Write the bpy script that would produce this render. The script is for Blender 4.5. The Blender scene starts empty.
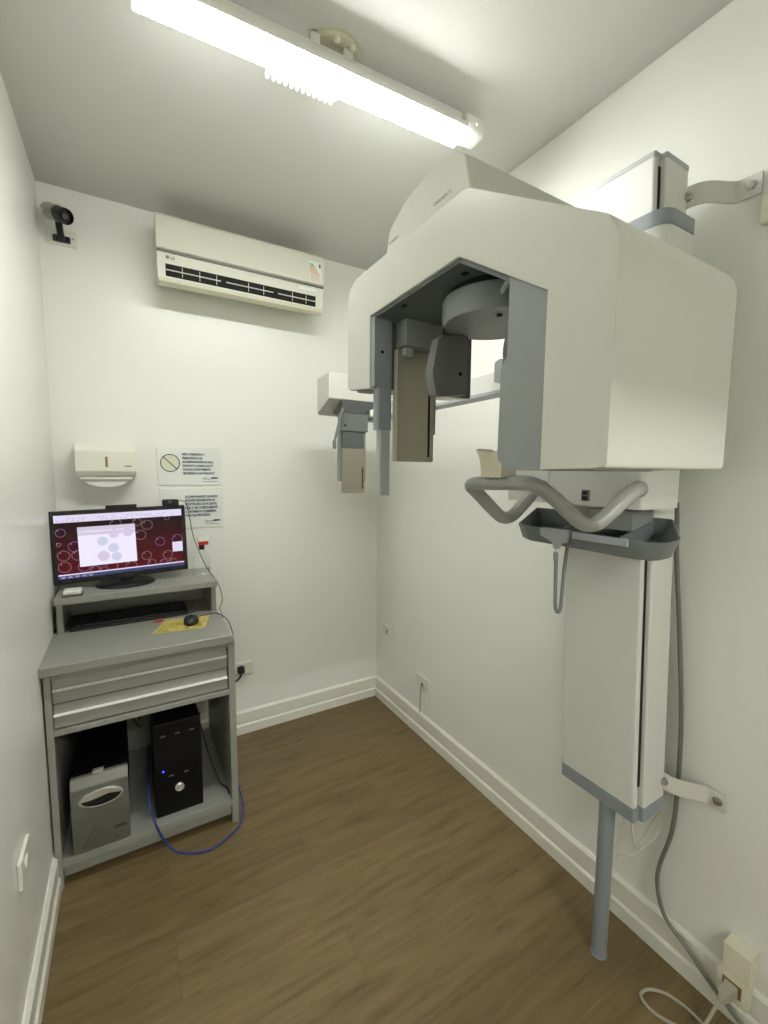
import bpy, bmesh, math, random
from mathutils import Vector, Matrix
random.seed(4)
COL = bpy.context.scene.collection
PI = math.pi

# ------------------------------------------------------------------ materials
def mat(name, color, rough=0.5, metal=0.0, spec=0.5, emit=None, estr=0.0, trans=0.0, alpha=1.0, coat=0.0, bump=0.0, bscale=200.0, ior=1.45, mottled=0.0):
    m = bpy.data.materials.new(name); m.use_nodes = True
    nt = m.node_tree; b = nt.nodes['Principled BSDF']
    b.inputs['Base Color'].default_value = (*color, 1)
    b.inputs['Roughness'].default_value = rough
    b.inputs['Metallic'].default_value = metal
    b.inputs['Specular IOR Level'].default_value = spec
    b.inputs['IOR'].default_value = ior
    b.inputs['Transmission Weight'].default_value = trans
    b.inputs['Alpha'].default_value = alpha
    b.inputs['Coat Weight'].default_value = coat
    if emit:
        b.inputs['Emission Color'].default_value = (*emit, 1)
        b.inputs['Emission Strength'].default_value = estr
    if mottled or bump:
        tc = nt.nodes.new('ShaderNodeTexCoord')
        n = nt.nodes.new('ShaderNodeTexNoise'); n.inputs['Scale'].default_value = bscale; n.inputs['Detail'].default_value = 3
        nt.links.new(tc.outputs['Object'], n.inputs['Vector'])
        if bump:
            bp = nt.nodes.new('ShaderNodeBump'); bp.inputs['Strength'].default_value = bump; bp.inputs['Distance'].default_value = 0.002
            nt.links.new(n.outputs['Fac'], bp.inputs['Height']); nt.links.new(bp.outputs['Normal'], b.inputs['Normal'])
        if mottled:
            r = nt.nodes.new('ShaderNodeMapRange')
            r.inputs['To Min'].default_value = 1 - mottled; r.inputs['To Max'].default_value = 1 + mottled
            nt.links.new(n.outputs['Fac'], r.inputs['Value'])
            mx = nt.nodes.new('ShaderNodeMix'); mx.data_type = 'RGBA'; mx.blend_type = 'MULTIPLY'
            mx.inputs['Factor'].default_value = 1; mx.inputs['A'].default_value = (*color, 1)
            cc = nt.nodes.new('ShaderNodeCombineColor')
            for k in ('Red', 'Green', 'Blue'): nt.links.new(r.outputs['Result'], cc.inputs[k])
            nt.links.new(cc.outputs['Color'], mx.inputs['B']); nt.links.new(mx.outputs['Result'], b.inputs['Base Color'])
    return m

def floor_material():
    m = bpy.data.materials.new('wood_laminate'); m.use_nodes = True
    nt = m.node_tree; N = nt.nodes; L = nt.links; b = N['Principled BSDF']
    tc = N.new('ShaderNodeTexCoord')
    br = N.new('ShaderNodeTexBrick'); br.offset = 0.37; br.offset_frequency = 2
    br.inputs['Scale'].default_value = 1; br.inputs['Brick Width'].default_value = 1.25; br.inputs['Row Height'].default_value = 0.19
    br.inputs['Mortar Size'].default_value = 0.0012; br.inputs['Mortar Smooth'].default_value = 0.3
    br.inputs['Color1'].default_value = (0.0, 0.0, 0.0, 1); br.inputs['Color2'].default_value = (1, 1, 1, 1); br.inputs['Mortar'].default_value = (0.5, 0.5, 0.5, 1)
    L.new(tc.outputs['Object'], br.inputs['Vector'])
    # grain stretched along x, shifted for each plank
    sep = N.new('ShaderNodeSeparateXYZ'); L.new(tc.outputs['Object'], sep.inputs['Vector'])
    bw = N.new('ShaderNodeRGBToBW'); L.new(br.outputs['Color'], bw.inputs['Color'])
    mul = N.new('ShaderNodeMath'); mul.operation = 'MULTIPLY'; mul.inputs[1].default_value = 17.3; L.new(bw.outputs['Val'], mul.inputs[0])
    com = N.new('ShaderNodeCombineXYZ')
    sx = N.new('ShaderNodeMath'); sx.operation = 'MULTIPLY'; sx.inputs[1].default_value = 2.6; L.new(sep.outputs['X'], sx.inputs[0])
    sy = N.new('ShaderNodeMath'); sy.operation = 'MULTIPLY'; sy.inputs[1].default_value = 26.0; L.new(sep.outputs['Y'], sy.inputs[0])
    L.new(sx.outputs[0], com.inputs['X']); L.new(sy.outputs[0], com.inputs['Y']); L.new(mul.outputs[0], com.inputs['Z'])
    n1 = N.new('ShaderNodeTexNoise'); n1.inputs['Scale'].default_value = 1.3; n1.inputs['Detail'].default_value = 7; n1.inputs['Roughness'].default_value = 0.62; n1.inputs['Distortion'].default_value = 0.6
    L.new(com.outputs[0], n1.inputs['Vector'])
    ramp = N.new('ShaderNodeValToRGB'); e = ramp.color_ramp.elements
    e[0].position = 0.28; e[0].color = (0.118, 0.080, 0.033, 1)
    e[1].position = 0.72; e[1].color = (0.218, 0.155, 0.075, 1)
    k = e.new(0.45); k.color = (0.168, 0.117, 0.053, 1)
    L.new(n1.outputs['Fac'], ramp.inputs['Fac'])
    mr = N.new('ShaderNodeMapRange'); mr.inputs['To Min'].default_value = 0.90; mr.inputs['To Max'].default_value = 1.08; L.new(bw.outputs['Val'], mr.inputs['Value'])
    hsv = N.new('ShaderNodeHueSaturation'); L.new(ramp.outputs['Color'], hsv.inputs['Color']); L.new(mr.outputs['Result'], hsv.inputs['Value'])
    # short dark flecks of grain
    com2 = N.new('ShaderNodeCombineXYZ')
    fx = N.new('ShaderNodeMath'); fx.operation = 'MULTIPLY'; fx.inputs[1].default_value = 9.0; L.new(sep.outputs['X'], fx.inputs[0])
    fy = N.new('ShaderNodeMath'); fy.operation = 'MULTIPLY'; fy.inputs[1].default_value = 42.0; L.new(sep.outputs['Y'], fy.inputs[0])
    L.new(fx.outputs[0], com2.inputs['X']); L.new(fy.outputs[0], com2.inputs['Y']); L.new(mul.outputs[0], com2.inputs['Z'])
    n2 = N.new('ShaderNodeTexNoise'); n2.inputs['Scale'].default_value = 1.0; n2.inputs['Detail'].default_value = 4; n2.inputs['Roughness'].default_value = 0.6
    L.new(com2.outputs[0], n2.inputs['Vector'])
    fr_ = N.new('ShaderNodeMapRange'); fr_.inputs['From Min'].default_value = 0.62; fr_.inputs['From Max'].default_value = 0.78
    fr_.inputs['To Min'].default_value = 1.0; fr_.inputs['To Max'].default_value = 0.66; L.new(n2.outputs['Fac'], fr_.inputs['Value'])
    vm = N.new('ShaderNodeMath'); vm.operation = 'MULTIPLY'; L.new(mr.outputs['Result'], vm.inputs[0]); L.new(fr_.outputs['Result'], vm.inputs[1])
    L.new(vm.outputs[0], hsv.inputs['Value'])
    seam = N.new('ShaderNodeMix'); seam.data_type = 'RGBA'
    L.new(br.outputs['Fac'], seam.inputs['Factor']); L.new(hsv.outputs['Color'], seam.inputs['A']); seam.inputs['B'].default_value = (0.138, 0.094, 0.041, 1)
    L.new(seam.outputs['Result'], b.inputs['Base Color'])
    b.inputs['Roughness'].default_value = 0.42; b.inputs['Specular IOR Level'].default_value = 0.4
    bp = N.new('ShaderNodeBump'); bp.inputs['Strength'].default_value = 0.12; bp.inputs['Distance'].default_value = 0.002
    L.new(n1.outputs['Fac'], bp.inputs['Height']); L.new(bp.outputs['Normal'], b.inputs['Normal'])
    return m

def screen_material():
    m = bpy.data.materials.new('wallpaper_image'); m.use_nodes = True
    nt = m.node_tree; N = nt.nodes; L = nt.links; b = N['Principled BSDF']
    tc = N.new('ShaderNodeTexCoord'); sep = N.new('ShaderNodeSeparateXYZ'); L.new(tc.outputs['Generated'], sep.inputs['Vector'])
    ramp = N.new('ShaderNodeValToRGB'); e = ramp.color_ramp.elements
    e[0].position = 0.05; e[0].color = (0.080, 0.003, 0.007, 1); e[1].position = 0.85; e[1].color = (0.012, 0.004, 0.005, 1)
    L.new(sep.outputs['Z'], ramp.inputs['Fac'])
    L.new(ramp.outputs['Color'], b.inputs['Emission Color']); b.inputs['Emission Strength'].default_value = SCR
    b.inputs['Base Color'].default_value = (0.004, 0.004, 0.005, 1); b.inputs['Roughness'].default_value = 0.45; b.inputs['Specular IOR Level'].default_value = 0.2
    return m

LAMP = 14.0      # tube emission
SCR = 0.235        # monitor emission
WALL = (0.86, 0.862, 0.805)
M = dict(
    wall=mat('wall_paint', WALL, 0.30, spec=0.45, bump=0.05, bscale=14),
    wall_gloss=mat('wall_paint_gloss', WALL, 0.33, spec=0.45, bump=0.06, bscale=9),
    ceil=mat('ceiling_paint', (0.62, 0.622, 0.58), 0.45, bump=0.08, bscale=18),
    trim=mat('baseboard_paint', (0.80, 0.79, 0.71), 0.35),
    white=mat('machine_white', (0.61, 0.598, 0.540), 0.34, spec=0.5, bump=0.03, bscale=500),
    white2=mat('column_white', (0.70, 0.70, 0.66), 0.40),
    gray=mat('machine_gray', (0.275, 0.29, 0.285), 0.42),
    grayb=mat('machine_blue_gray', (0.27, 0.30, 0.325), 0.42),
    grayl=mat('machine_light_gray', (0.40, 0.42, 0.44), 0.40),
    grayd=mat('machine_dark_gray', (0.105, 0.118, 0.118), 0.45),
    tray=mat('tray_gray', (0.185, 0.205, 0.205), 0.38),
    bar=mat('handle_gray', (0.34, 0.345, 0.335), 0.35, spec=0.6, bump=0.25, bscale=55),
    wrap=mat('handle_film', (0.50, 0.50, 0.48), 0.25, spec=0.8, bump=0.5, bscale=60),
    beige=mat('sensor_beige', (0.34, 0.315, 0.245), 0.28, metal=0.35, spec=0.6),
    beigel=mat('sensor_edge', (0.62, 0.59, 0.48), 0.35),
    chin=mat('chin_rest_plastic', (0.68, 0.64, 0.50), 0.45),
    black=mat('black_plastic', (0.010, 0.010, 0.011), 0.38),
    blackt=mat('computer_black', (0.0035, 0.0035, 0.004), 0.5, spec=0.25),
    blackm=mat('black_matte', (0.012, 0.012, 0.013), 0.65),
    hole=mat('dark_recess', (0.008, 0.008, 0.008), 0.8),
    chrome=mat('bolt_steel', (0.55, 0.55, 0.53), 0.25, metal=1.0),
    bracket=mat('bracket_paint', (0.66, 0.65, 0.60), 0.35),
    desk=mat('desk_laminate', (0.30, 0.305, 0.27), 0.34, mottled=0.05, bscale=300),
    deskd=mat('desk_shadow_gap', (0.05, 0.05, 0.045), 0.7),
    lip=mat('drawer_lip', (0.82, 0.82, 0.76), 0.3),
    silver=mat('silver_plastic', (0.165, 0.168, 0.145), 0.33, metal=0.3),
    silver2=mat('bright_silver', (0.70, 0.70, 0.66), 0.25, metal=0.7),
    silverd=mat('silver_dim', (0.14, 0.143, 0.122), 0.38, metal=0.3),
    acw=mat('air_conditioner_cream', (0.66, 0.66, 0.56), 0.38),
    acb=mat('air_conditioner_base', (0.58, 0.565, 0.43), 0.42),
    plate=mat('outlet_plate', (0.78, 0.77, 0.68), 0.30),
    ivory=mat('ivory_plastic', (0.76, 0.73, 0.58), 0.35),
    towelw=mat('dispenser_white', (0.80, 0.80, 0.70), 0.28),
    paper=mat('paper', (0.82, 0.82, 0.76), 0.7),
    amber=mat('amber_window', (0.25, 0.16, 0.05), 0.2),
    sign=mat('acrylic_sign', (0.82, 0.835, 0.79), 0.18, spec=0.6),
    navy=mat('navy_ink', (0.03, 0.05, 0.13), 0.5),
    ink=mat('black_ink', (0.03, 0.03, 0.035), 0.5),
    paleink=mat('pale_yellow_ink', (0.74, 0.76, 0.60), 0.4),
    inkgray=mat('gray_ink', (0.20, 0.20, 0.20), 0.5),
    red=mat('red_plastic', (0.55, 0.02, 0.02), 0.4),
    clear=mat('clear_plastic', (0.93, 0.95, 0.93), 0.12, trans=0.85, ior=1.25),
    gel=mat('clear_gel', (0.95, 0.96, 0.95), 0.1, trans=0.9, ior=1.3),
    pad=mat('mouse_pad_yellow', (0.62, 0.49, 0.16), 0.6),
    padg=mat('mouse_pad_print', (0.34, 0.32, 0.04), 0.6),
    mouse=mat('mouse_black', (0.018, 0.019, 0.021), 0.25, spec=0.6),
    key=mat('key_black', (0.016, 0.016, 0.018), 0.42),
    cable_g=mat('cable_gray', (0.20, 0.19, 0.16), 0.45),
    cable_c=mat('cable_cream', (0.55, 0.52, 0.42), 0.45),
    plugg=mat('plug_gray', (0.40, 0.37, 0.29), 0.45),
    grayi=mat('machine_inner_gray', (0.165, 0.175, 0.17), 0.42),
    cable_d=mat('cable_dark', (0.025, 0.024, 0.022), 0.45),
    cable_r=mat('cable_brown', (0.06, 0.03, 0.025), 0.45),
    blue=mat('network_blue', (0.02, 0.045, 0.22), 0.4),
    shield=mat('camera_silver', (0.36, 0.37, 0.33), 0.35, metal=0.2),
    lens=mat('camera_glass', (0.01, 0.01, 0.012), 0.08, spec=0.8),
    tube=mat('led_diffuser', (0.9, 0.9, 0.9), 0.4, emit=(0.985, 1.0, 0.955), estr=LAMP),
    tube_added=mat('led_diffuser_added', (0.9, 0.9, 0.9), 0.4, emit=(0.985, 1.0, 0.955), estr=LAMP * 2.2),
    finl=mat('fin_plastic_glow', (0.88, 0.88, 0.85), 0.35, emit=(0.985, 1.0, 0.955), estr=0.30),  # weak glow stands in for bright tube light on the fins
    lampw=mat('lamp_white', (0.80, 0.80, 0.76), 0.4),
    led=mat('blue_led', (0.02, 0.02, 0.3), 0.3, emit=(0.04, 0.03, 1.0), estr=1.2),
    s_bar=mat('screen_white', (0.02, 0.02, 0.02), 0.3, emit=(0.80, 0.74, 0.95), estr=SCR * 0.80),
    s_win=mat('screen_window', (0.02, 0.02, 0.02), 0.3, emit=(0.84, 0.80, 0.96), estr=SCR * 0.88),
    s_hdr=mat('screen_header', (0.02, 0.02, 0.02), 0.3, emit=(0.72, 0.64, 0.82), estr=SCR * 0.76),
    s_cir=mat('screen_bubble_pale', (0.02, 0.02, 0.02), 0.3, emit=(0.68, 0.71, 0.90), estr=SCR * 0.76),
    s_cirp=mat('screen_bubble_violet', (0.02, 0.02, 0.02), 0.3, emit=(0.74, 0.64, 0.88), estr=SCR * 0.76),
    s_task=mat('screen_taskbar', (0.02, 0.02, 0.02), 0.3, emit=(0.03, 0.035, 0.12), estr=SCR),
    s_ring=mat('screen_ring', (0.02, 0.02, 0.02), 0.3, emit=(0.22, 0.12, 0.13), estr=SCR),
    s_ringv=mat('screen_ring_violet', (0.02, 0.02, 0.02), 0.3, emit=(0.17, 0.08, 0.22), estr=SCR),
    s_txt=mat('screen_text', (0.02, 0.02, 0.02), 0.3, emit=(0.28, 0.24, 0.45), estr=SCR),
    e_green=mat('label_green', (0.15, 0.40, 0.15), 0.5), e_or=mat('label_orange', (0.72, 0.42, 0.18), 0.5),
    e_red=mat('label_pink', (0.68, 0.45, 0.35), 0.5),
)
M['wallpaper'] = screen_material()
M['floor'] = floor_material()

# ------------------------------------------------------------------ helpers
def worldloc(o):
    v = Vector((0, 0, 0))
    while o is not None:
        v = v + o.location; o = o.parent
    return v

def build(name, bm, m, parent=None, local=False, sharp=35, flat=False):
    mats = m if isinstance(m, (list, tuple)) else [m]
    bmesh.ops.recalc_face_normals(bm, faces=bm.faces[:])
    off = Vector((0, 0, 0)) if (local or parent is None) else worldloc(parent)
    if parent is None and not local:                       # own origin: middle of the base
        xs = [v.co.x for v in bm.verts]; ys = [v.co.y for v in bm.verts]; zs = [v.co.z for v in bm.verts]
        off = Vector(((min(xs) + max(xs)) / 2, (min(ys) + max(ys)) / 2, min(zs)))
    for v in bm.verts: v.co -= off
    for f in bm.faces: f.smooth = not flat
    me = bpy.data.meshes.new(name); bm.to_mesh(me); bm.free()
    for k in mats: me.materials.append(M[k])
    if not flat: me.set_sharp_from_angle(angle=math.radians(sharp))
    o = bpy.data.objects.new(name, me); COL.objects.link(o)
    if not flat:
        wn = o.modifiers.new('weighted_normal', 'WEIGHTED_NORMAL'); wn.keep_sharp = True; wn.weight = 100
    if parent is not None: o.parent = parent
    elif not local: o.location = off
    return o

def thing(name, label, cat, loc, group=None, rot=None):
    o = bpy.data.objects.new(name, None); COL.objects.link(o); o.location = loc
    o.empty_display_size = 0.05
    if rot: o.rotation_euler = rot
    o['label'] = label; o['category'] = cat
    if group: o['group'] = group
    return o
def tag(o, label, cat, group=None):
    o['label'] = label; o['category'] = cat
    if group: o['group'] = group
    return o
def struct(name, bm, m, **k):
    o = build(name, bm, m, **k); o['kind'] = 'structure'; return o

def mi(faces, i):
    for f in faces: f.material_index = i
    return faces
def box(bm, x0, x1, y0, y1, z0, z1, bev=0.0, seg=2, idx=0):
    v = [bm.verts.new((x, y, z)) for x in (x0, x1) for y in (y0, y1) for z in (z0, z1)]
    q = [(0, 1, 3, 2), (4, 6, 7, 5), (0, 4, 5, 1), (2, 3, 7, 6), (0, 2, 6, 4), (1, 5, 7, 3)]
    fs = [bm.faces.new([v[i] for i in t]) for t in q]
    if bev:
        es = list({e for f in fs for e in f.edges})
        r = bmesh.ops.bevel(bm, geom=es, offset=bev, segments=seg, profile=0.5, affect='EDGES', clamp_overlap=True)
        fs = list({f for vv in r['verts'] if vv.is_valid for f in vv.link_faces} | {f for f in fs if f.is_valid})
    return mi(fs, idx)
def prism(bm, poly, axis, a0, a1, idx=0, bev=0.0, seg=2):
    def P(p, a):
        return {'x': (a, p[0], p[1]), 'y': (p[0], a, p[1]), 'z': (p[0], p[1], a)}[axis]
    A = [bm.verts.new(P(p, a0)) for p in poly]; B = [bm.verts.new(P(p, a1)) for p in poly]
    n = len(poly); fs = [bm.faces.new(A), bm.faces.new(B[::-1])]
    for i in range(n): fs.append(bm.faces.new((A[i], B[i], B[(i + 1) % n], A[(i + 1) % n])))
    if bev:
        es = list({e for f in fs for e in f.edges})
        r = bmesh.ops.bevel(bm, geom=es, offset=bev, segments=seg, profile=0.5, affect='EDGES', clamp_overlap=True)
        fs = list({f for vv in r['verts'] if vv.is_valid for f in vv.link_faces} | {f for f in fs if f.is_valid})
    return mi(fs, idx)
def rounded(poly, rads, n=5):
    out = []; N = len(poly)
    for i, p in enumerate(poly):
        r = rads[i] if isinstance(rads, (list, tuple)) else rads
        if r <= 0: out.append(p); continue
        P = Vector(p); a = (Vector(poly[i - 1]) - P); b = (Vector(poly[(i + 1) % N]) - P)
        la, lb = a.length, b.length; a.normalize(); b.normalize()
        ang = a.angle(b); d = min(r / math.tan(ang / 2), la * 0.49, lb * 0.49)
        A = P + a * d; B = P + b * d
        for k in range(n + 1):
            t = k / n; q = A * (1 - t) ** 2 + P * 2 * t * (1 - t) + B * t * t
            out.append((q.x, q.y))
    return out
def catmull(pts, n=6):
    P = [Vector(p) for p in pts]; out = []
    for i in range(len(P) - 1):
        p0 = P[max(i - 1, 0)]; p1 = P[i]; p2 = P[i + 1]; p3 = P[min(i + 2, len(P) - 1)]
        for k in range(n):
            t = k / n
            out.append(0.5 * ((2 * p1) + (p2 - p0) * t + (2 * p0 - 5 * p1 + 4 * p2 - p3) * t * t + (3 * p1 - p0 - 3 * p2 + p3) * t ** 3))
    out.append(P[-1]); return out
def tube(bm, pts, r, n=8, sub=6, idx=0, cap=True):
    P = catmull(pts, sub) if sub else [Vector(p) for p in pts]
    rings = []; up = None
    for i, p in enumerate(P):
        d = (P[min(i + 1, len(P) - 1)] - P[max(i - 1, 0)]).normalized()
        if up is None:
            up = d.orthogonal().normalized()
        else:
            up = (up - d * up.dot(d)).normalized()
        s = d.cross(up); rr = r(i / (len(P) - 1)) if callable(r) else r
        rings.append([bm.verts.new(p + (up * math.cos(2 * PI * k / n) + s * math.sin(2 * PI * k / n)) * rr) for k in range(n)])
    fs = []
    for a, b in zip(rings, rings[1:]):
        for k in range(n): fs.append(bm.faces.new((a[k], a[(k + 1) % n], b[(k + 1) % n], b[k])))
    if cap: fs.append(bm.faces.new(rings[0][::-1])); fs.append(bm.faces.new(rings[-1]))
    return mi(fs, idx)
def cyl(bm, p0, p1, r, n=20, r1=None, idx=0):
    p0 = Vector(p0); p1 = Vector(p1); r1 = r if r1 is None else r1
    return tube(bm, [p0, p1], lambda t: r + (r1 - r) * t, n, 0, idx)
def loft(bm, rings, cap0=True, cap1=True, idx=0):
    R = [[bm.verts.new(p) for p in ring] for ring in rings]; n = len(R[0]); fs = []
    for a, b in zip(R, R[1:]):
        for k in range(n): fs.append(bm.faces.new((a[k], a[(k + 1) % n], b[(k + 1) % n], b[k])))
    if cap0: fs.append(bm.faces.new(R[0][::-1]))
    if cap1: fs.append(bm.faces.new(R[-1]))
    return mi(fs, idx)
def lathe(bm, prof, c, n=24, axis='z', idx=0):
    rings = []
    for r, h in prof:
        ring = []
        for k in range(n):
            a = 2 * PI * k / n; u, w = r * math.cos(a), r * math.sin(a)
            ring.append({'z': (c[0] + u, c[1] + w, c[2] + h), 'y': (c[0] + u, c[1] - h, c[2] + w), 'x': (c[0] - h, c[1] + u, c[2] + w)}[axis])
        rings.append(ring)
    return loft(bm, rings, True, True, idx)
def flatring(bm, c, r, w, X, Y, n=20, idx=0):
    c = Vector(c); X = Vector(X); Y = Vector(Y)
    A = [bm.verts.new(c + (X * math.cos(2 * PI * k / n) + Y * math.sin(2 * PI * k / n)) * r) for k in range(n)]
    B = [bm.verts.new(c + (X * math.cos(2 * PI * k / n) + Y * math.sin(2 * PI * k / n)) * (r - w)) for k in range(n)]
    return mi([bm.faces.new((A[k], A[(k + 1) % n], B[(k + 1) % n], B[k])) for k in range(n)], idx)
def flatdisc(bm, c, r, X, Y, n=20, idx=0):
    c = Vector(c); X = Vector(X); Y = Vector(Y)
    return mi([bm.faces.new([bm.verts.new(c + (X * math.cos(2 * PI * k / n) + Y * math.sin(2 * PI * k / n)) * r) for k in range(n)])], idx)
def quad(bm, pts, idx=0):
    return mi([bm.faces.new([bm.verts.new(p) for p in pts])], idx)
def text(bm, s, size, origin, X, Y, idx=0, width=None, xs_=1.0, align='LEFT', shear=0.0, bold=0.0, depth=0.0004):
    cu = bpy.data.curves.new('lettering', 'FONT'); cu.body = s; cu.size = size; cu.align_x = align
    cu.extrude = depth; cu.shear = shear; cu.offset = bold; cu.resolution_u = 3
    o = bpy.data.objects.new('lettering', cu); COL.objects.link(o)
    dg = bpy.context.evaluated_depsgraph_get(); dg.update()
    me = bpy.data.meshes.new_from_object(o.evaluated_get(dg))
    X = Vector(X); Y = Vector(Y); Z = X.cross(Y); O = Vector(origin)
    xs = [v.co.x for v in me.vertices] or [0, 1]; sc = xs_
    if width: sc = width / max(1e-6, max(xs) - min(xs))
    vs = [bm.verts.new(O + X * (v.co.x * sc) + Y * v.co.y + Z * v.co.z) for v in me.vertices]
    fs = []
    for p in me.polygons:
        try: fs.append(bm.faces.new([vs[i] for i in p.vertices]))
        except ValueError: pass
    bpy.data.objects.remove(o); bpy.data.curves.remove(cu); bpy.data.meshes.remove(me)
    return mi(fs, idx)
B = bmesh.new
WX, WZ, WNY = (1, 0, 0), (0, 0, 1), (0, -1, 0)

# ------------------------------------------------------------------ room
XL, YF, H, T = -1.604, -2.95, 2.6, 0.12
YH = -4.6                      # far side of the unseen corridor, added to supply light from behind
DA, DB, DH = -1.45, -0.45, 2.12  # unseen doorway, added to let the corridor light in
bm = B(); box(bm, XL - T, T, YH - T, T, -0.1, 0.0)
fl = struct('floor', bm, 'floor')
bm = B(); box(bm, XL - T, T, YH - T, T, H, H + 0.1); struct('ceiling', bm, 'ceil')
bm = B(); box(bm, XL - T, T, 0, T, 0, H); struct('wall_back', bm, 'wall')
bm = B(); box(bm, 0, T, YH, 0, 0, H); struct('wall_right', bm, 'wall')
bm = B(); box(bm, XL - T, XL, YH, 0, 0, H); struct('wall_left', bm, 'wall_gloss')
bm = B()
prism(bm, [(XL, 0), (DA, 0), (DA, DH), (DB, DH), (DB, 0), (0, 0), (0, H), (XL, H)], 'y', YF - T, YF); struct('wall_front', bm, 'wall')
bm = B(); box(bm, XL - T, T, YH - T, YH, 0, H); struct('wall_corridor', bm, 'wall')
bm = B()
prism(bm, [(DA - .06, 0), (DA, 0), (DA, DH), (DB, DH), (DB, 0), (DB + .06, 0), (DB + .06, DH + .06), (DA - .06, DH + .06)], 'y', YF, YF + 0.015); struct('trim_1', bm, 'trim')
# baseboards: a thin upper board over a thicker step, each with a chamfered top
prof = [(0, 0), (0.018, 0), (0.018, 0.046), (0.011, 0.054), (0.011, 0.060), (0.013, 0.063), (0.013, 0.118), (0.004, 0.128), (0, 0.128)]
bm = B(); prism(bm, [(-d, z) for d, z in prof], 'x', XL, 0); struct('baseboard_back', bm, 'trim', sharp=20)
bm = B(); prism(bm, [(-d, z) for d, z in prof], 'y', YF, 0); struct('baseboard_right', bm, 'trim', sharp=20)
bm = B(); prism(bm, [(XL + d, z) for d, z in prof], 'y', YF, 0); struct('baseboard_left', bm, 'trim', sharp=20)

# ------------------------------------------------------------------ ceiling lamp
def batten(label, loc, yaw, em):
    lamp = thing('ceiling_light', label, 'lamp', loc, rot=(0, 0, math.radians(yaw)))
    bm = B(); prism(bm, [(-0.042, -0.093), (-0.0402, -0.093), (-0.0402, -0.080), (0.0402, -0.080), (0.0402, -0.093), (0.042, -0.093), (0.042, -0.078), (0.014, -0.075), (0.014, -0.034), (-0.014, -0.034), (-0.014, -0.075), (-0.042, -0.078)], 'x', -0.475, 0.44)
    build('body_tray', bm, 'lampw', lamp, local=True)
    bm = B(); prism(bm, rounded([(-0.040, -0.094), (-0.034, -0.110), (0.034, -0.110), (0.040, -0.094), (0.040, -0.081), (-0.040, -0.081)], [.004, .010, .010, .004, 0, 0], 4), 'x', -0.470, 0.435)
    build('diffuser', bm, em, lamp, local=True)
    bm = B(); prism(bm, rounded([(-0.041, -0.111), (0.041, -0.111), (0.041, -0.076), (-0.041, -0.076)], 0.010, 3), 'x', -0.476, -0.470); build('end_cap', bm, 'lampw', lamp, local=True)
    bm = B(); prism(bm, rounded([(-0.036, -0.096), (0.036, -0.096), (0.040, -0.045), (-0.040, -0.045)], 0.012, 3), 'x', 0.435, 0.505); ec = build('end_cap', bm, 'lampw', lamp, local=True)
    bm = B(); cyl(bm, (0.475, -0.037, -0.070), (0.475, -0.042, -0.070), 0.005, 10); build('screw', bm, 'lampw', ec, local=True)
    bm = B(); box(bm, -0.160, 0.036, 0.0425, 0.053, -0.102, -0.084)
    for k in range(12): box(bm, -0.160 + 0.0165 * k, -0.1515 + 0.0165 * k, 0.047, 0.072, -0.104, -0.088, 0.002, 1)
    build('cooling_fins', bm, 'finl', lamp, local=True)
    for xx in (-0.06, 0.035):
        bm = B(); box(bm, xx, xx + 0.025, -0.016, 0.012, -0.040, -0.012); build('clip', bm, 'lampw', lamp, local=True)
    return lamp
batten('long white LED batten lamp glowing under the ceiling in front of the wall unit', (-0.81, -1.148, H), -3.0, 'tube')
batten('added fill lamp, an LED batten on the unseen corridor ceiling beyond the doorway', (-0.81, -3.75, H), 0.0, 'tube_added')  # added lamp out of view, brightens the near side of the machine
rose = thing('ceiling_rose', 'round cream ceiling box cover behind the glowing lamp', 'ceiling box', (-0.785, -1.09, H))
bm = B(); lathe(bm, [(0.078, 0), (0.078, -0.008), (0.072, -0.014), (0.0, -0.014)], (-0.785, -1.115, H), 32); build('cover', bm, 'acb', rose)
bm = B(); box(bm, -0.820, -0.750, -1.155, -1.07, H - 0.020, H - 0.013, 0.002); build('recess_plate', bm, 'cable_c', rose)
for sx, sy in ((-0.803, -1.178), (-0.757, -1.176)):
    bm = B(); lathe(bm, [(0.008, -0.012), (0.008, -0.020), (0.005, -0.023), (0, -0.023)], (sx, sy, H), 12); build('screw', bm, 'plate', rose)

# ------------------------------------------------------------------ air conditioner
ac = thing('air_conditioner', 'cream split air conditioner unit high on the back wall', 'air conditioner', (-0.81, -0.1, 2.225))
x0, x1 = -1.185, -0.435
bm = B(); prism(bm, rounded([(-0.001, 2.512), (-0.15, 2.512), (-0.178, 2.503), (-0.190, 2.365), (-0.188, 2.252), (-0.168, 2.240), (-0.001, 2.300)], [0, .01, .01, 0, .012, .012, 0]), 'x', x0, x1, bev=0.004)
build('body', bm, 'acw', ac)
bm = B(); prism(bm, rounded([(-0.14, 2.518), (-0.186, 2.514), (-0.194, 2.500), (-0.201, 2.372), (-0.195, 2.368), (-0.17, 2.37)], [0, .010, .008, .003, 0, 0]), 'x', x0 - 0.002, x1 + 0.002, bev=0.002); build('front_panel', bm, 'acw', ac)
bm = B(); box(bm, x0 - 0.001, x1 + 0.001, -0.199, -0.18, 2.358, 2.366, 0.002); build('chrome_strip', bm, 'silver', ac)
bm = B(); prism(bm, [(-0.001, 2.302), (-0.170, 2.243), (-0.1885, 2.256), (-0.1875, 2.241), (-0.168, 2.228), (-0.001, 2.286)], 'x', x0 + 0.004, x1 - 0.004); build('base_pan', bm, 'acb', ac)
vent = None
bm = B(); prism(bm, [(-0.1915, 2.313), (-0.1895, 2.263), (-0.17, 2.263), (-0.17, 2.313)], 'x', -1.155, -0.475); vent = build('air_outlet', bm, 'hole', ac)
bm = B()
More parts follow.
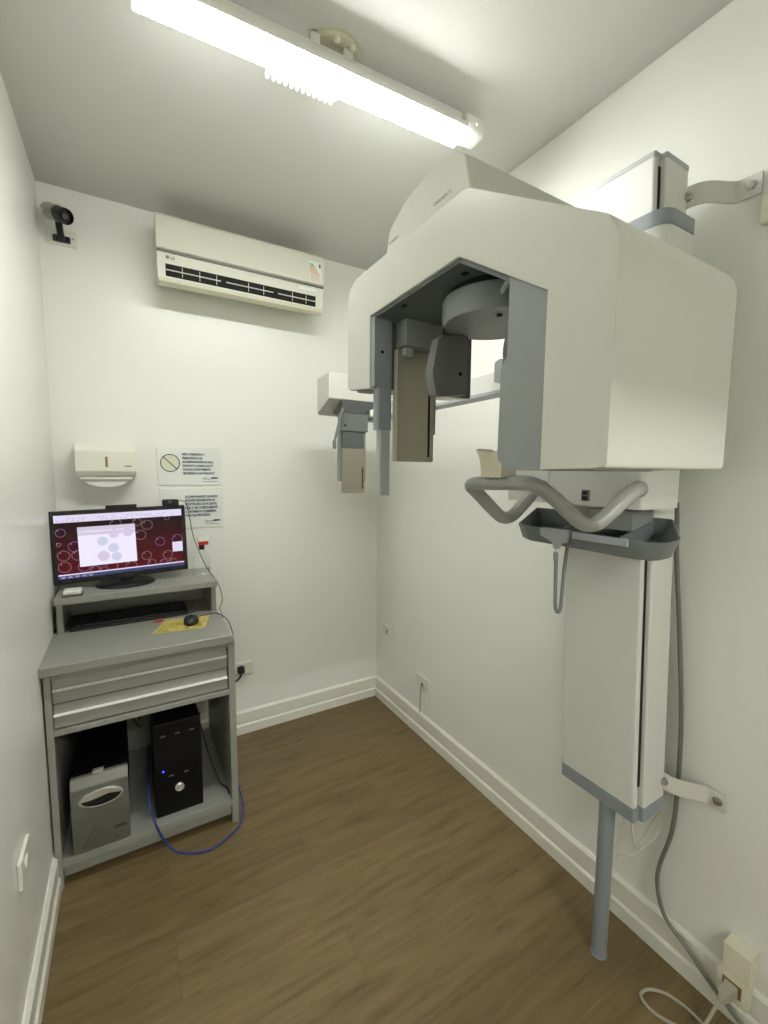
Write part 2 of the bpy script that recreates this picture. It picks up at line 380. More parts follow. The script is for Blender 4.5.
for z in (2.288,):
    box(bm, -1.153, -0.477, -0.195, -0.185, z - 0.002, z + 0.0015)
for k in range(9):
    if k in (3, 6): continue
    xx = -1.153 + 0.676 * (k + 0.9) / 9.6
    box(bm, xx - 0.001, xx + 0.001, -0.1945, -0.186, 2.268, 2.308)
build('louver', bm, 'acw', vent)
for xx in (-0.92, -0.68):
    bm = B(); box(bm, xx - 0.012, xx + 0.012, -0.1955, -0.187, 2.272, 2.298, 0.002); build('louver_clip', bm, 'hole', vent)
bm = B()
def acp(x, z): # point on the sloping front panel
    return (x, -0.2026 + (z - 2.372) * 0.0547, z)
def lab(xa, xb, za, zb, i, e=0.0):
    quad(bm, [(xa, acp(0, za)[1] - e, za), (xb, acp(0, za)[1] - e, za), (xb, acp(0, zb)[1] - e, zb), (xa, acp(0, zb)[1] - e, zb)], i)
lab(-0.510, -0.447, 2.376, 2.425, 0); lab(-0.510, -0.447, 2.425, 2.476, 0)
for k, (c, w) in enumerate(((1, .02), (1, .027), (2, .033), (2, .04), (3, .046))):
    z = 2.464 - 0.009 * k; lab(-0.508, -0.508 + w, z - 0.006, z, c, 0.0006)
for k in range(5): lab(-0.504, -0.454, 2.382 + 0.0085 * k, 2.386 + 0.0085 * k, 3, 0.0006)
lab(-0.458, -0.450, 2.45, 2.470, 4, 0.0006)
build('energy_label', bm, ['paper', 'e_green', 'e_or', 'e_red', 'ink'], ac, flat=True)
bm = B(); flatdisc(bm, (-1.146, -0.1912, 2.340), 0.0075, WX, WZ, 20, 0); text(bm, 'LG', 0.0145, (-1.135, -0.1912, 2.3345), WX, WZ, 0, bold=0.0004)
build('logo', bm, 'inkgray', ac, flat=True)
bm = B(); quad(bm, [(-0.56, -0.1905, 2.335), (-0.47, -0.1905, 2.335), (-0.47, -0.1905, 2.349), (-0.56, -0.1905, 2.349)]); build('display_window', bm, 'lampw', ac, flat=True)

# ------------------------------------------------------------------ security camera
sc_ = thing('security_camera', 'small silver and black security camera on the wall beside the ceiling corner', 'camera', (-1.525, -0.01, 2.37))
bm = B(); box(bm, -1.577, -1.474, -0.010, -0.0005, 2.366, 2.432, 0.003); pl = build('wall_plate', bm, 'plate', sc_)
bm = B(); cyl(bm, (-1.488, -0.009, 2.398), (-1.488, -0.0125, 2.398), 0.003, 10); build('screw', bm, 'chrome', pl)
bm = B(); box(bm, -1.556, -1.496, -0.022, -0.009, 2.376, 2.401, 0.003); build('foot', bm, 'black', sc_)
bm = B(); tube(bm, [(-1.526, -0.018, 2.385), (-1.526, -0.036, 2.392), (-1.527, -0.060, 2.412), (-1.528, -0.082, 2.442)], 0.0125, 10); build('arm', bm, 'black', sc_)
a0, a1 = Vector((-1.556, -0.050, 2.470)), Vector((-1.496, -0.150, 2.422)); ax = (a1 - a0).normalized()
side = ax.cross(Vector((0, 0, 1))).normalized(); upv = side.cross(ax)
def ringat(t, r, n=20): return [tuple(a0 + ax * t + (side * math.cos(2 * PI * k / n) + upv * math.sin(2 * PI * k / n)) * r) for k in range(n)]
bm = B(); loft(bm, [ringat(0, 0.018), ringat(0.006, 0.027), ringat(0.080, 0.028), ringat(0.083, 0.026)]); build('barrel', bm, 'shield', sc_)
bm = B(); loft(bm, [ringat(0.074, 0.0285), ringat(0.122, 0.0295), ringat(0.126, 0.0275), ringat(0.120, 0.024), ringat(0.108, 0.023)]); fr = build('front_hood', bm, 'black', sc_)
bm = B(); loft(bm, [ringat(0.108, 0.0125, 16), ringat(0.117, 0.0125, 16), ringat(0.119, 0.010, 16)]); build('lens', bm, 'lens', fr)
bm = B(); n = 12; sh = []
for t in (-0.006, 0.072):
    o_ = [tuple(a0 + ax * t + (side * math.cos(a) + upv * math.sin(a)) * 0.033) for a in [PI * (0.02 + 0.96 * k / n) for k in range(n + 1)]]
    i_ = [tuple(a0 + ax * t + (side * math.cos(a) + upv * math.sin(a)) * 0.030) for a in [PI * (0.98 - 0.96 * k / n) for k in range(n + 1)]]
    sh.append(o_ + i_)
loft(bm, sh); build('sun_shield', bm, 'shield', sc_)

# ------------------------------------------------------------------ towel dispenser
td = thing('towel_dispenser', 'white paper towel dispenser mounted above the monitor', 'dispenser', (-1.408, -0.06, 1.41))
bm = B(); prism(bm, rounded([(0, 1.545), (-0.085, 1.545), (-0.113, 1.518), (-0.113, 1.430), (-0.098, 1.405), (0, 1.405)], [0, .015, .015, .015, .012, 0]), 'x', -1.518, -1.297, bev=0.006, seg=3); cb = build('cover', bm, 'towelw', td)
bm = B(); box(bm, -1.411, -1.402, -0.1145, -0.110, 1.447, 1.492, 0.001); build('level_window', bm, 'amber', td)
bm = B(); quad(bm, [(-1.341, -0.1135, 1.450), (-1.314, -0.1135, 1.450), (-1.314, -0.1135, 1.454), (-1.341, -0.1135, 1.454)]); build('brand_mark', bm, 'ink', td, flat=True)
bm = B(); box(bm, -1.505, -1.312, -0.095, -0.004, 1.392, 1.406, 0.004); build('outlet_tray', bm, 'towelw', td)
bm = B(); n = 14; rings = []
for y, d in ((-0.082, 0), (-0.07, 0.003)):
    rings.append([(-1.495 + 0.17 * k / n, y - 0.006 * math.sin(3 * PI * k / n), 1.393 - (0.034 * math.sin(PI * k / n) ** 0.6)) for k in range(n + 1)] + [(-1.495 + 0.17 * (n - k) / n, y, 1.394) for k in range(n + 1)])
loft(bm, rings); build('paper_towel', bm, 'paper', td)

# ------------------------------------------------------------------ wall signs
def sign(name, label, x0, x1, z0, z1, lines, tx, tz, size, step, ring):
    s = thing(name, label, 'sign', ((x0 + x1) / 2, -0.002, z0), 'notice signs on the back wall')
    bm = B(); box(bm, x0, x1, -0.004, -0.0005, z0, z1, 0.001, 1); build('panel', bm, 'sign', s)
    bm = B()
    for k, t in enumerate(lines): text(bm, t, size, (tx, -0.0048, tz - step * k), WX, WZ, 0, bold=0.0006, xs_=0.74)
    build('lettering', bm, 'navy', s, flat=True)
    bm = B(); cx, cz = x1 - 0.052, z0 + 0.030
    tube(bm, [(cx - 0.036, -0.0047, cz - 0.006), (cx - 0.026, -0.0047, cz + 0.008), (cx - 0.022, -0.0047, cz - 0.003), (cx - 0.012, -0.0047, cz + 0.005), (cx - 0.006, -0.0047, cz - 0.006), (cx + 0.002, -0.0047, cz + 0.004), (cx + 0.010, -0.0047, cz - 0.003)], 0.0011, 6, 4)
    box(bm, cx + 0.006, cx + 0.036, -0.0048, -0.004, cz + 0.001, cz + 0.009)
    box(bm, cx - 0.034, cx + 0.034, -0.0046, -0.004, cz - 0.0135, cz - 0.0115)
    build('logo', bm, 'navy', s, flat=True)
    if ring:
        bm = B(); c = (x0 + 0.055, -0.0046, z0 + 0.108)
        flatdisc(bm, c, 0.041, WX, WZ, 28, 1); c2 = (c[0], -0.0050, c[2])
        flatring(bm, c2, 0.043, 0.004, WX, WZ, 36, 0)
        d = 0.029; quad(bm, [(c[0] - d - .0015, -0.0051, c[2] + d - .0015), (c[0] + d - .0015, -0.0051, c[2] - d - .0015), (c[0] + d + .0015, -0.0051, c[2] - d + .0015), (c[0] - d + .0015, -0.0051, c[2] + d + .0015)], 0)
        build('prohibition_symbol', bm, ['ink', 'paleink'], s, flat=True)
    return s
sign('wall_sign', 'pale notice plate with crossed circle symbol and navy lettering, upper one', -1.207, -0.921, 1.362, 1.545,
     ['NÃO É PERMITIDA A', 'PERMANÊNCIA DE', 'ACOMPANHANTES NA SALA', 'DURANTE O EXAME, SALVO', 'QUANDO ESTRITAMENTE', 'NECESSÁRIO E AUTORIZADO'], -1.098, 1.508, 0.0148, 0.0185, True)
sign('wall_sign', 'pale notice plate of navy text only, below the crossed circle notice', -1.202, -0.916, 1.148, 1.348,
     ['ACOMPANHANTE, QUANDO', 'HOUVER NECESSIDADE DE', 'CONTENÇÃO DE PACIENTE,', 'EXIJA E USE CORRETAMENTE', 'A VESTIMENTA PLUMBÍFERA', 'PARA SUA PROTEÇÃO'], -1.092, 1.300, 0.0155, 0.0185, False)

# ------------------------------------------------------------------ desk
DX0, DX1 = -1.6035, -1.003
desk = thing('computer_desk', 'grey laminate computer desk with two drawers against the left wall', 'desk', (-1.29, -0.33, 0))
bm = B(); box(bm, DX0, DX1, -0.640, -0.022, 0.772, 0.803, 0.002, 1); build('desktop', bm, 'desk', desk)
bm = B(); box(bm, -1.598, -1.579, -0.614, -0.03, 0.0, 0.772, 0.001, 1); build('side_panel', bm, 'desk', desk)
bm = B(); box(bm, -1.020, -0.995, -0.612, -0.03, 0.0, 0.772, 0.001, 1); build('side_panel', bm, 'desk', desk)
def drawer(z0, z1):
    bm = B()
    xa, xb = -1.5765, -1.025
    prism(bm, [(-0.585, z0), (-0.606, z0), (-0.606, z1 - 0.030), (-0.602, z1 - 0.027), (-0.596, z1), (-0.585, z1)], 'x', xa, xb)
    d = build('drawer', bm, 'desk', desk, flat=True)
    bm = B(); prism(bm, [(-0.600, z1 - 0.032), (-0.614, z1 - 0.0355), (-0.614, z1 - 0.0325), (-0.600, z1 - 0.0275)], 'x', xa, xb); build('grip_lip', bm, 'lip', d, flat=True)
drawer(0.663, 0.742); drawer(0.577, 0.655)
bm = B(); box(bm, -1.579, -1.020, -0.594, -0.585, 0.573, 0.772); build('drawer_case', bm, 'deskd', desk)  # dark colour paints in the shade of the gaps around the drawers
bm = B(); box(bm, -1.579, -1.020, -0.611, -0.06, 0.551, 0.571, 0.001, 1); build('rail', bm, 'desk', desk)
bm = B(); box(bm, -1.579, -1.020, -0.606, -0.590, 0.744, 0.772, 0.001, 1); build('apron', bm, 'desk', desk)
bm = B(); box(bm, -1.579, -1.020, -0.612, -0.04, 0.078, 0.104, 0.001, 1); build('bottom_shelf', bm, 'desk', desk)
bm = B(); box(bm, -1.579, -1.020, -0.585, -0.57, 0.022, 0.078, 0.001, 1); build('kick_board', bm, 'desk', desk)
bm = B(); box(bm, -1.579, -1.150, -0.055, -0.043, 0.104, 0.546); build('back_panel', bm, 'desk', desk)
# raised shelf
bm = B(); box(bm, -1.592, -1.008, -0.345, -0.03, 0.924, 0.950, 0.002, 1); ris = build('raised_shelf', bm, 'desk', desk)
bm = B(); box(bm, -1.590, -1.570, -0.305, -0.03, 0.803, 0.924, 0.001, 1); build('shelf_support', bm, 'desk', ris)
bm = B(); box(bm, -1.030, -1.010, -0.305, -0.03, 0.803, 0.924, 0.001, 1); build('shelf_support', bm, 'desk', ris)
bm = B(); box(bm, -1.570, -1.030, -0.070, -0.058, 0.803, 0.924); build('shelf_back', bm, 'desk', ris)
RT, DT = 0.950, 0.803

# ------------------------------------------------------------------ monitor
mon = thing('monitor', 'black widescreen computer monitor showing red bubble wallpaper on raised desk shelf', 'monitor', (-1.355, -0.195, RT), rot=(0, 0, math.radians(2.5)))
bm = B(); lathe(bm, [(0.112, 0.0), (0.112, 0.004), (0.100, 0.010), (0.03, 0.014), (0, 0.014)], (0, 0, 0), 40)
for v in bm.verts: v.co.y *= 0.86
build('stand_base', bm, 'black', mon, local=True)
bm = B(); prism(bm, rounded([(-0.024, 0.0), (0.024, 0.0), (0.018, 0.15), (-0.018, 0.15)], 0.004), 'y', 0.008, 0.032); build('neck', bm, 'black', mon, local=True)
MW, MB, MT = 0.246, 0.030, 0.325
bm = B(); box(bm, -MW, MW, -0.018, 0.012, MB, MT, 0.004)
prism(bm, [(-0.16, MB + 0.05), (0.16, MB + 0.05), (0.13, MT - 0.06), (-0.13, MT - 0.06)], 'y', 0.010, 0.032, bev=0.006); build('casing', bm, 'black', mon, local=True).rotation_euler = (0, math.radians(-1.2), 0)
sx0, sx1, sz0, sz1 = -MW + 0.016, MW - 0.016, MB + 0.022, MT - 0.016
bm = B(); Y0 = -0.0185
quad(bm, [(sx0, Y0, sz0), (sx1, Y0, sz0), (sx1, Y0, sz1), (sx0, Y0, sz1)], 0)
SW, SH = sx1 - sx0, sz1 - sz0
def scr(u0, u1, v0, v1, i, e): quad(bm, [(sx0 + SW * u0, Y0 - e, sz0 + SH * v0), (sx0 + SW * u1, Y0 - e, sz0 + SH * v0), (sx0 + SW * u1, Y0 - e, sz0 + SH * v1), (sx0 + SW * u0, Y0 - e, sz0 + SH * v1)], i)
ring_pos = [(0.04, .73, .05), (0.02, .55, .045), (.05, .37, .05), (.13, .50, .05), (.15, .36, .05), (.05, .19, .055), (.19, .17, .05), (.27, .10, .04), (.40, .13, .05), (.33, .07, .04),
            (.70, .76, .05), (.64, .60, .05), (.80, .46, .046), (.68, .24, .046), (.86, .22, .046), (.95, .48, .05), (.87, .86, .045), (.72, .10, .04), (.82, .09, .036), (.90, .08, .04), (.55, .10, .05), (.45, .82, .05), (.62, .82, .04)]
for k, (u, v, r) in enumerate(ring_pos):
    c = (sx0 + SW * u, Y0 - 0.0004 - 0.00002 * k, sz0 + SH * v)
    rr = r * SW * 0.92
    if c[2] + rr > sz0 + SH * 0.90: rr = min(rr, sz0 + SH * 0.90 - c[2])
    rr = min(rr, c[0] - sx0 - 0.001, sx1 - c[0] - 0.001)
    if rr < 0.006: continue
    flatring(bm, c, rr, 0.0022, WX, WZ, 22, 1 if k % 3 else 2)
    flatdisc(bm, (c[0] - rr * 0.45, c[1] - 0.00001, c[2] + rr * 0.55), 0.0016, WX, WZ, 8, 3)
scr(0, 1, .885, 1.0, 3, 0.0010)
for k in range(26): 
    if random.random() < 0.75: scr(.02 + .036 * k, .02 + .036 * k + .012, .905, .918, 8, 0.0013)
for k in range(24):
    if random.random() < 0.6: scr(.02 + .037 * k, .02 + .037 * k + .016, .94, .952, 8, 0.0013)
scr(.16, .60, .17, .80, 4, 0.0011); scr(.16, .60, .73, .80, 5, 0.0012); scr(.16, .60, .665, .715, 5, 0.0012)
for u, v, r, c in ((.34, .55, .042, 6), (.42, .43, .042, 6), (.34, .31, .046, 7), (.44, .28, .04, 6), (.43, .66, .04, 7), (.54, .67, .042, 7)):
    flatdisc(bm, (sx0 + SW * u, Y0 - 0.0014, sz0 + SH * v), r * SW, WX, WZ, 22, c)
scr(.905, .995, .26, .43, 3, 0.0012); scr(0, 1, 0, .055, 9, 0.0010); scr(0, 1, .055, .075, 3, 0.0010)
for k in range(5): scr(.02 + .05 * k, .05 + .05 * k, .012, .04, 8, 0.0013)
build('screen', bm, ['wallpaper', 's_ring', 's_ringv', 's_bar', 's_win', 's_hdr', 's_cir', 's_cirp', 's_txt', 's_task'], mon, local=True, flat=True).rotation_euler = (0, math.radians(-1.2), 0)
bm = B(); box(bm, -0.055, 0.058, -0.022, 0.006, MT - 0.002, MT + 0.014, 0.002); build('top_bar', bm, 'blackm', mon, local=True).rotation_euler = (0, math.radians(-1.2), 0)
bm = B(); tube(bm, [(-0.085, 0.01, MB + 0.01), (-0.088, 0.005, MB - 0.012), (-0.07, 0.0, 0.017)], 0.002, 6); build('signal_lead', bm, 'cable_g', mon, local=True)
wc = thing('webcam', 'small black webcam perched on the right end of the monitor top', 'webcam', (-1.172, -0.19, 1.282))
bm = B(); box(bm, -1.206, -1.140, -0.222, -0.190, 1.2785, 1.307, 0.006, 3); wcb = build('housing', bm, 'blackm', wc)
bm = B(); cyl(bm, (-1.176, -0.221, 1.297), (-1.176, -0.225, 1.297), 0.008, 16); build('lens', bm, 'lens', wc)
bm = B(); tube(bm, [(-1.145, -0.195, 1.300), (-1.110, -0.196, 1.290), (-1.097, -0.20, 1.225), (-1.083, -0.20, 1.135), (-1.058, -0.22, 1.052), (-1.035, -0.25, 0.990), (-1.012, -0.27, 0.953), (-0.996, -0.275, 0.925), (-0.982, -0.29, 0.870), (-0.985, -0.30, 0.835), (-0.994, -0.30, 0.810), (-0.985, -0.30, 0.780), (-0.980, -0.28, 0.740)], 0.0017, 8)
tag(build('webcam_cable', bm, 'cable_r'), 'thin dark cable hanging from the webcam down past the raised shelf', 'cable')

# ------------------------------------------------------------------ desk items
bx = thing('network_box', 'small white plastic device at the left end of the raised shelf', 'device', (-1.543, -0.28, RT))
bm = B(); box(bm, -1.566, -1.500, -0.336, -0.275, RT, RT + 0.007, 0.002); build('base', bm, 'silverd', bx)
bm = B(); box(bm, -1.563, -1.504, -0.333, -0.277, RT + 0.007, RT + 0.024, 0.005, 3); build('top_shell', bm, 'plate', bx)
bo = thing('sanitizer_bottle', 'clear pump bottle with black collar and red tag beside the monitor', 'bottle', (-1.048, -0.20, RT))
bm = B(); rr_ = lambda w, d, z: [(-1.048 + p[0], -0.19 + p[1], z) for p in rounded([(-w, -d), (w, -d), (w, d), (-w, d)], min(w, d) * 0.6, 4)]
loft(bm, [rr_(.030, .020, RT + .0005), rr_(.033, .022, RT + .006), rr_(.033, .022, RT + .085), rr_(.024, .018, RT + .105), rr_(.012, .011, RT + .116), rr_(.012, .011, RT + .124)]); build('bottle_body', bm, 'clear', bo)
bm = B(); lathe(bm, [(.0125, 0), (.0125, .022), (.006, .024), (.006, .04), (0, .04)], (-1.048, -0.19, RT + .120), 16); build('collar', bm, 'blackm', bo)
bm = B(); box(bm, -1.062, -1.018, -0.200, -0.180, RT + .154, RT + .178, 0.005); tube(bm, [(-1.050, -.19, RT + .168), (-1.080, -.192, RT + .170), (-1.083, -.192, RT + .162)], .004, 8); build('pump_head', bm, 'plate', bo)
bm = B(); box(bm, -1.064, -1.020, -0.204, -0.2005, RT + .142, RT + .158, 0.001); build('red_tag', bm, 'red', bo)
kb = thing('keyboard', 'black computer keyboard tucked under the raised shelf', 'keyboard', (-1.34, -0.22, DT), rot=(0, 0, math.radians(1.0)))
bm = B(); prism(bm, [(-0.085, 0.001), (0.075, 0.001), (0.075, 0.022), (-0.078, 0.012), (-0.085, 0.009)], 'x', -0.213, 0.213, bev=0.002); build('case', bm, 'black', kb, local=True)
rowdef = [(0.052, 19), (0.026, 20), (0.007, 19), (-0.012, 19), (-0.031, 19), (-0.050, 0), (-0.069, 14)]
bm = B()
for yy, cnt in rowdef:
    if not cnt: continue
    w = 0.404 / cnt
    for k in range(cnt):
        if cnt == 14 and 3 <= k <= 6: continue
        xa = -0.202 + w * k; zz = 0.0125 + (yy + 0.078) * 0.065
        box(bm, xa + 0.0012, xa + w - 0.0012, yy - 0.008, yy + 0.008, zz, zz + 0.0065, 0.0015, 1)
zz = 0.0125 + 0.009 * 0.065; box(bm, -0.202 + .0866, -0.202 + .202, -0.077, -0.061, zz, zz + .006, .0015, 1)
build('keycaps', bm, 'key', kb, local=True)
bm = B(); box(bm, -1.262, -1.228, -0.344, -0.327, DT, DT + 0.005, 0.001); tag(build('red_clip', bm, 'red'), 'small flat red clip lying in front of the keyboard', 'clip')
mp = thing('mouse_pad', 'yellow and green printed mouse mat on the desktop', 'mouse mat', (-1.155, -0.42, DT))
bm = B(); prism(bm, [(-1.274, -0.485), (-1.086, -0.505), (-1.048, -0.360), (-1.218, -0.335)], 'z', DT + 0.0003, DT + 0.003); build('mat_base', bm, 'pad', mp)
bm = B()
for _ in range(70):
    u, v = random.random(), random.uniform(0.04, 0.62)
    a = Vector((-1.274, -0.485)).lerp(Vector((-1.086, -0.505)), 0.06 + 0.88 * u); b2 = Vector((-1.218, -0.335)).lerp(Vector((-1.048, -0.360)), 0.06 + 0.88 * u)
    p = a.lerp(b2, v); s_ = random.uniform(.004, .011)
    flatdisc(bm, (p.x, p.y, DT + 0.0033 + random.random() * 0.0003), s_, (1, random.uniform(-.5, .5), 0), (random.uniform(-.4, .4), .7, 0), 7, 0)
build('printed_leaves', bm, 'padg', mp, flat=True)
ms = thing('mouse', 'black computer mouse resting on the yellow mat', 'mouse', (-1.128, -0.425, DT + 0.0032), rot=(0, 0, math.radians(-12)))
bm = B(); rings = []
for z, s_ in ((0, .90), (.006, 1.0), (.014, 1.0), (.022, .93), (.028, .78), (.032, .55), (.034, .25)):
    rings.append([(0.029 * s_ * math.cos(a) * (1 - .10 * math.sin(a)), 0.049 * s_ * math.sin(a) - (0.008 if z > .02 else 0) * 0, z - max(0, .25 * (s_ * .049 * math.sin(a)) * (z / .034))) for a in [2 * PI * k / 24 for k in range(24)]])
loft(bm, rings); build('shell', bm, 'mouse', ms, local=True, sharp=60)
bm = B(); cyl(bm, (-0.0035, 0.022, 0.0245), (0.0035, 0.022, 0.0245), 0.008, 14); build('scroll_wheel', bm, 'silverd', ms, local=True)
bm = B(); tube(bm, [(-1.118, -0.378, DT + .014), (-1.105, -0.366, DT + .006), (-1.060, -0.352, DT + .004), (-1.025, -0.345, DT + .004), (-1.000, -0.40, DT + .004), (-0.992, -0.48, DT + .003), (-0.996, -0.55, DT + .000), (-0.990, -0.565, DT - .03), (-0.985, -0.52, DT - 0.07)], 0.0018, 8)
tag(build('mouse_cable', bm, 'cable_d'), 'thin dark mouse cable curving over the right desktop edge', 'cable')

# ------------------------------------------------------------------ UPS and tower on the bottom shelf
ST = 0.104
up = thing('backup_power_unit', 'silver fronted power backup unit standing in the left half of the desk', 'power unit', (-1.46, -0.4, ST))
bm = B(); box(bm, -1.546, -1.380, -0.588, -0.16, ST, 0.372, 0.004); build('body', bm, 'blackt', up)
bm = B(); prism(bm, rounded([(-0.585, ST + .004), (-0.614, ST + .004), (-0.622, 0.24), (-0.618, 0.343), (-0.600, 0.376), (-0.585, 0.376)], [0, .012, .03, .02, .01, 0]), 'x', -1.546, -1.376, bev=0.006, seg=3); fp = build('front_panel', bm, 'silver', up)
bm = B(); prism(bm, [(-0.6195, 0.125), (-0.6100, 0.125), (-0.6100, 0.205), (-0.6212, 0.200)], 'x', -1.52, -1.40); 
for v in bm.verts:
    if v.co.z > 0.15: v.co.x = -1.478 + (v.co.x + 1.46) * 0.03
build('embossed_wedge', bm, 'silverd', fp, flat=True)
bm = B(); cx, cz = -1.458, 0.298
R_ = lambda s, y: [(cx + .066 * s * math.cos(a), y, cz + .031 * s * math.sin(a)) for a in [2 * PI * k / 32 for k in range(32)]]
loft(bm, [R_(1.0, -0.612), R_(1.0, -0.6235), R_(.92, -0.6245), R_(.90, -0.6225)]); ov = build('display_bezel', bm, 'silver2', fp)
bm = B(); pts = [(cx + .058 * math.cos(a), -0.6235, cz + .026 * math.sin(a)) for a in [PI + PI * k / 16 for k in range(17)]]
bm.faces.new([bm.verts.new(p) for p in pts] + [bm.verts.new((cx + .02, -0.6235, cz + .008)), bm.verts.new((cx - .03, -0.6235, cz - .001))]); build('display', bm, 'black', ov, flat=True)
bm = B(); text(bm, 'sms', 0.022, (-1.424, -0.6218, 0.165), WX, WZ, 0, bold=0.0008, shear=0.25); build('brand_mark', bm, 'ink', fp, flat=True)
bm = B(); box(bm, -1.482, -1.448, -0.598, -0.578, 0.371, 0.384, 0.002); build('top_latch', bm, 'silver2', up)
pc = thing('computer_tower', 'black computer tower with round silver power button in the desk', 'computer', (-1.205, -0.35, ST))
bm = B(); box(bm, -1.287, -1.127, -0.555, -0.14, ST, 0.478, 0.003); build('case', bm, 'blackt', pc)
bm = B(); prism(bm, rounded([(-0.5560, ST + .001), (-0.5740, ST + .001), (-0.5800, 0.29), (-0.5740, 0.480), (-0.5560, 0.480)], [0, .006, .05, .008, 0]), 'x', -1.290, -1.124, bev=0.003); pf = build('front_panel', bm, 'blackt', pc)
bm = B(); box(bm, -1.284, -1.130, -0.5775, -0.5670, 0.414, 0.447, 0.001); build('drive_cover', bm, 'blackt', pf)
for xx in (-1.258, -1.208, -1.158):
    bm = B(); box(bm, xx - .009, xx + .009, -0.5792, -0.5720, 0.428, 0.434, 0.001); build('slot_tab', bm, 'silverd', pf)
bm = B(); lathe(bm, [(.0165, 0), (.0165, .007), (.013, .0095), (.012, .008), (0, .009)], (-1.208, -0.5775, 0.213), 24, 'y'); build('power_button', bm, 'silver2', pf)
bm = B(); lathe(bm, [(.0034, 0), (.0034, .003), (0, .0035)], (-1.262, -0.5785, 0.292), 12, 'y'); build('power_light', bm, 'led', pf)
for xx in (-1.235, -1.182):
    bm = B(); box(bm, xx - .008, xx + .008, -0.5805, -0.5720, 0.264, 0.270, 0.001); build('port', bm, 'silverd', pf)
bm = B(); tube(bm, [(-1.298, -0.13, .15), (-1.304, -0.32, .19), (-1.312, -0.52, .222), (-1.314, -0.595, .200), (-1.302, -0.618, .150), (-1.287, -0.632, .100), (-1.258, -0.642, .035), (-1.225, -0.655, .0045), (-1.17, -0.690, .0045), (-1.11, -0.700, .0045), (-1.045, -0.675, .0045), (-0.995, -0.635, .0045), (-0.972, -0.59, .03), (-0.975, -0.55, .075), (-0.978, -0.45, .09)], 0.0038, 8)
tag(build('network_cable', bm, 'blue'), 'blue network cable looping off the desk shelf onto the floor', 'cable')
bm = B(); tube(bm, [(-1.10, -0.12, .34), (-1.09, -0.3, .27), (-1.075, -0.42, .20), (-1.05, -0.50, .125), (-1.027, -0.535, .110), (-1.024, -0.58, .108)], 0.003, 8)
tag(build('computer_cable', bm, 'cable_d'), 'dark cord sagging behind the computer tower to the shelf corner', 'cable')
def tangle(seed, c):
    rnd = random.Random(seed); bm = B()
    P = [(c[0] + rnd.uniform(-.03, .03), c[1] + rnd.uniform(-.04, .04), c[2] + rnd.uniform(-.10, .10)) for _ in range(9)]
    tube(bm, P, 0.003, 6); return bm
tag(build('cable_tangle', tangle(5, (-1.335, -0.14, .37)), 'cable_d'), 'tangled black cable hanging between power unit and computer tower', 'cable')

# ------------------------------------------------------------------ outlets
def outlet_back():
    o = thing('wall_outlet', 'horizontal white outlet with black plug on the back wall beside the desk', 'outlet', (-0.84, 0, 0.335))
    bm = B(); box(bm, -0.905, -0.785, -0.009, -0.0005, 0.334, 0.401, 0.002); build('plate', bm, 'plate', o)
    bm = B(); box(bm, -0.866, -0.824, -0.0105, -0.006, 0.348, 0.388, 0.001); build('socket', bm, 'ivory', o)
outlet_back()
pg = thing('power_plug', 'black plug and cord in the outlet beside the desk', 'plug', (-0.85, -0.03, 0.37))
bm = B(); box(bm, -0.866, -0.832, -0.042, -0.0105, 0.352, 0.388, 0.007, 3); prism(bm, [(-0.862, 0.372), (-0.838, 0.384), (-0.844, 0.392), (-0.868, 0.38)], 'y', -0.04, -0.015); build('plug_head', bm, 'blackm', pg)
bm = B(); tube(bm, [(-0.850, -0.040, .362), (-0.858, -0.050, .345), (-0.885, -0.06, .330), (-0.93, -0.07, .322), (-0.980, -0.09, .32)], 0.0055, 8); build('cord', bm, 'blackm', pg)
bm = B(); tube(bm, [(-0.955, -0.10, .52), (-0.925, -0.10, .33), (-0.900, -0.09, .28), (-0.905, -0.1, .22), (-0.945, -0.16, .16), (-0.972, -0.25, .23), (-0.945, -0.26, .15), (-0.955, -0.34, .08), (-0.972, -0.42, .10), (-0.978, -0.5, .11)], 0.002, 6)
tag(build('desk_cable', bm, 'cable_g'), 'thin grey cable trailing down along the right side of the desk', 'cable')
def outlet_right(label, ya, yb, za, zb, kind):
    o = thing('wall_outlet', label, 'outlet', (0, (ya + yb) / 2, za))
    bm = B(); box(bm, -0.009, -0.0005, ya, yb, za, zb, 0.002); build('plate', bm, 'plate', o)
    c = (ya + yb) / 2; z = (za + zb) / 2
    bm = B(); box(bm, -0.0105, -0.006, c - .019, c + .019, z - .019, z + .019, 0.001)
    s = build('socket', bm, 'plate', o)
    if kind:
        bm = B(); box(bm, -0.0112, -0.009, c - .007, c + .007, z - .014, z + .012); build('jack_hole', bm, 'inkgray', s)
outlet_right('small white wall socket near the back corner, the higher one', -0.200, -0.093, 0.437, 0.499, True)
outlet_right('white socket on the right wall with a thin lead hanging below', -0.575, -0.463, 0.276, 0.338, False)
bm = B(); box(bm, -0.017, -0.009, -0.528, -0.516, .290, .306, .002); tube(bm, [(-0.016, -0.522, .293), (-0.018, -0.515, .26), (-0.016, -0.510, .19), (-0.017, -0.508, .132)], 0.0025, 6)
tag(build('phone_cable', bm, 'cable_g'), 'thin grey lead dropping from the right wall socket to the baseboard', 'cable')
o = thing('wall_outlet', 'white outlet plate low on the left wall, seen edge on', 'outlet', (XL, -1.01, 0.415))
bm = B(); box(bm, XL + 0.0005, XL + 0.010, -1.065, -0.960, 0.414, 0.486, 0.002); build('plate', bm, 'plate', o)
bm = B(); lathe(bm, [(0.016, 0), (0.016, -0.004), (0, -0.004)], (XL + 0.0095, -1.012, 0.450), 20, 'x'); build('socket', bm, 'plate', o)
o = thing('junction_box', 'cream box on the right wall beside the upper bracket, cut by the photo edge', 'box', (0, -1.885, 2.03))
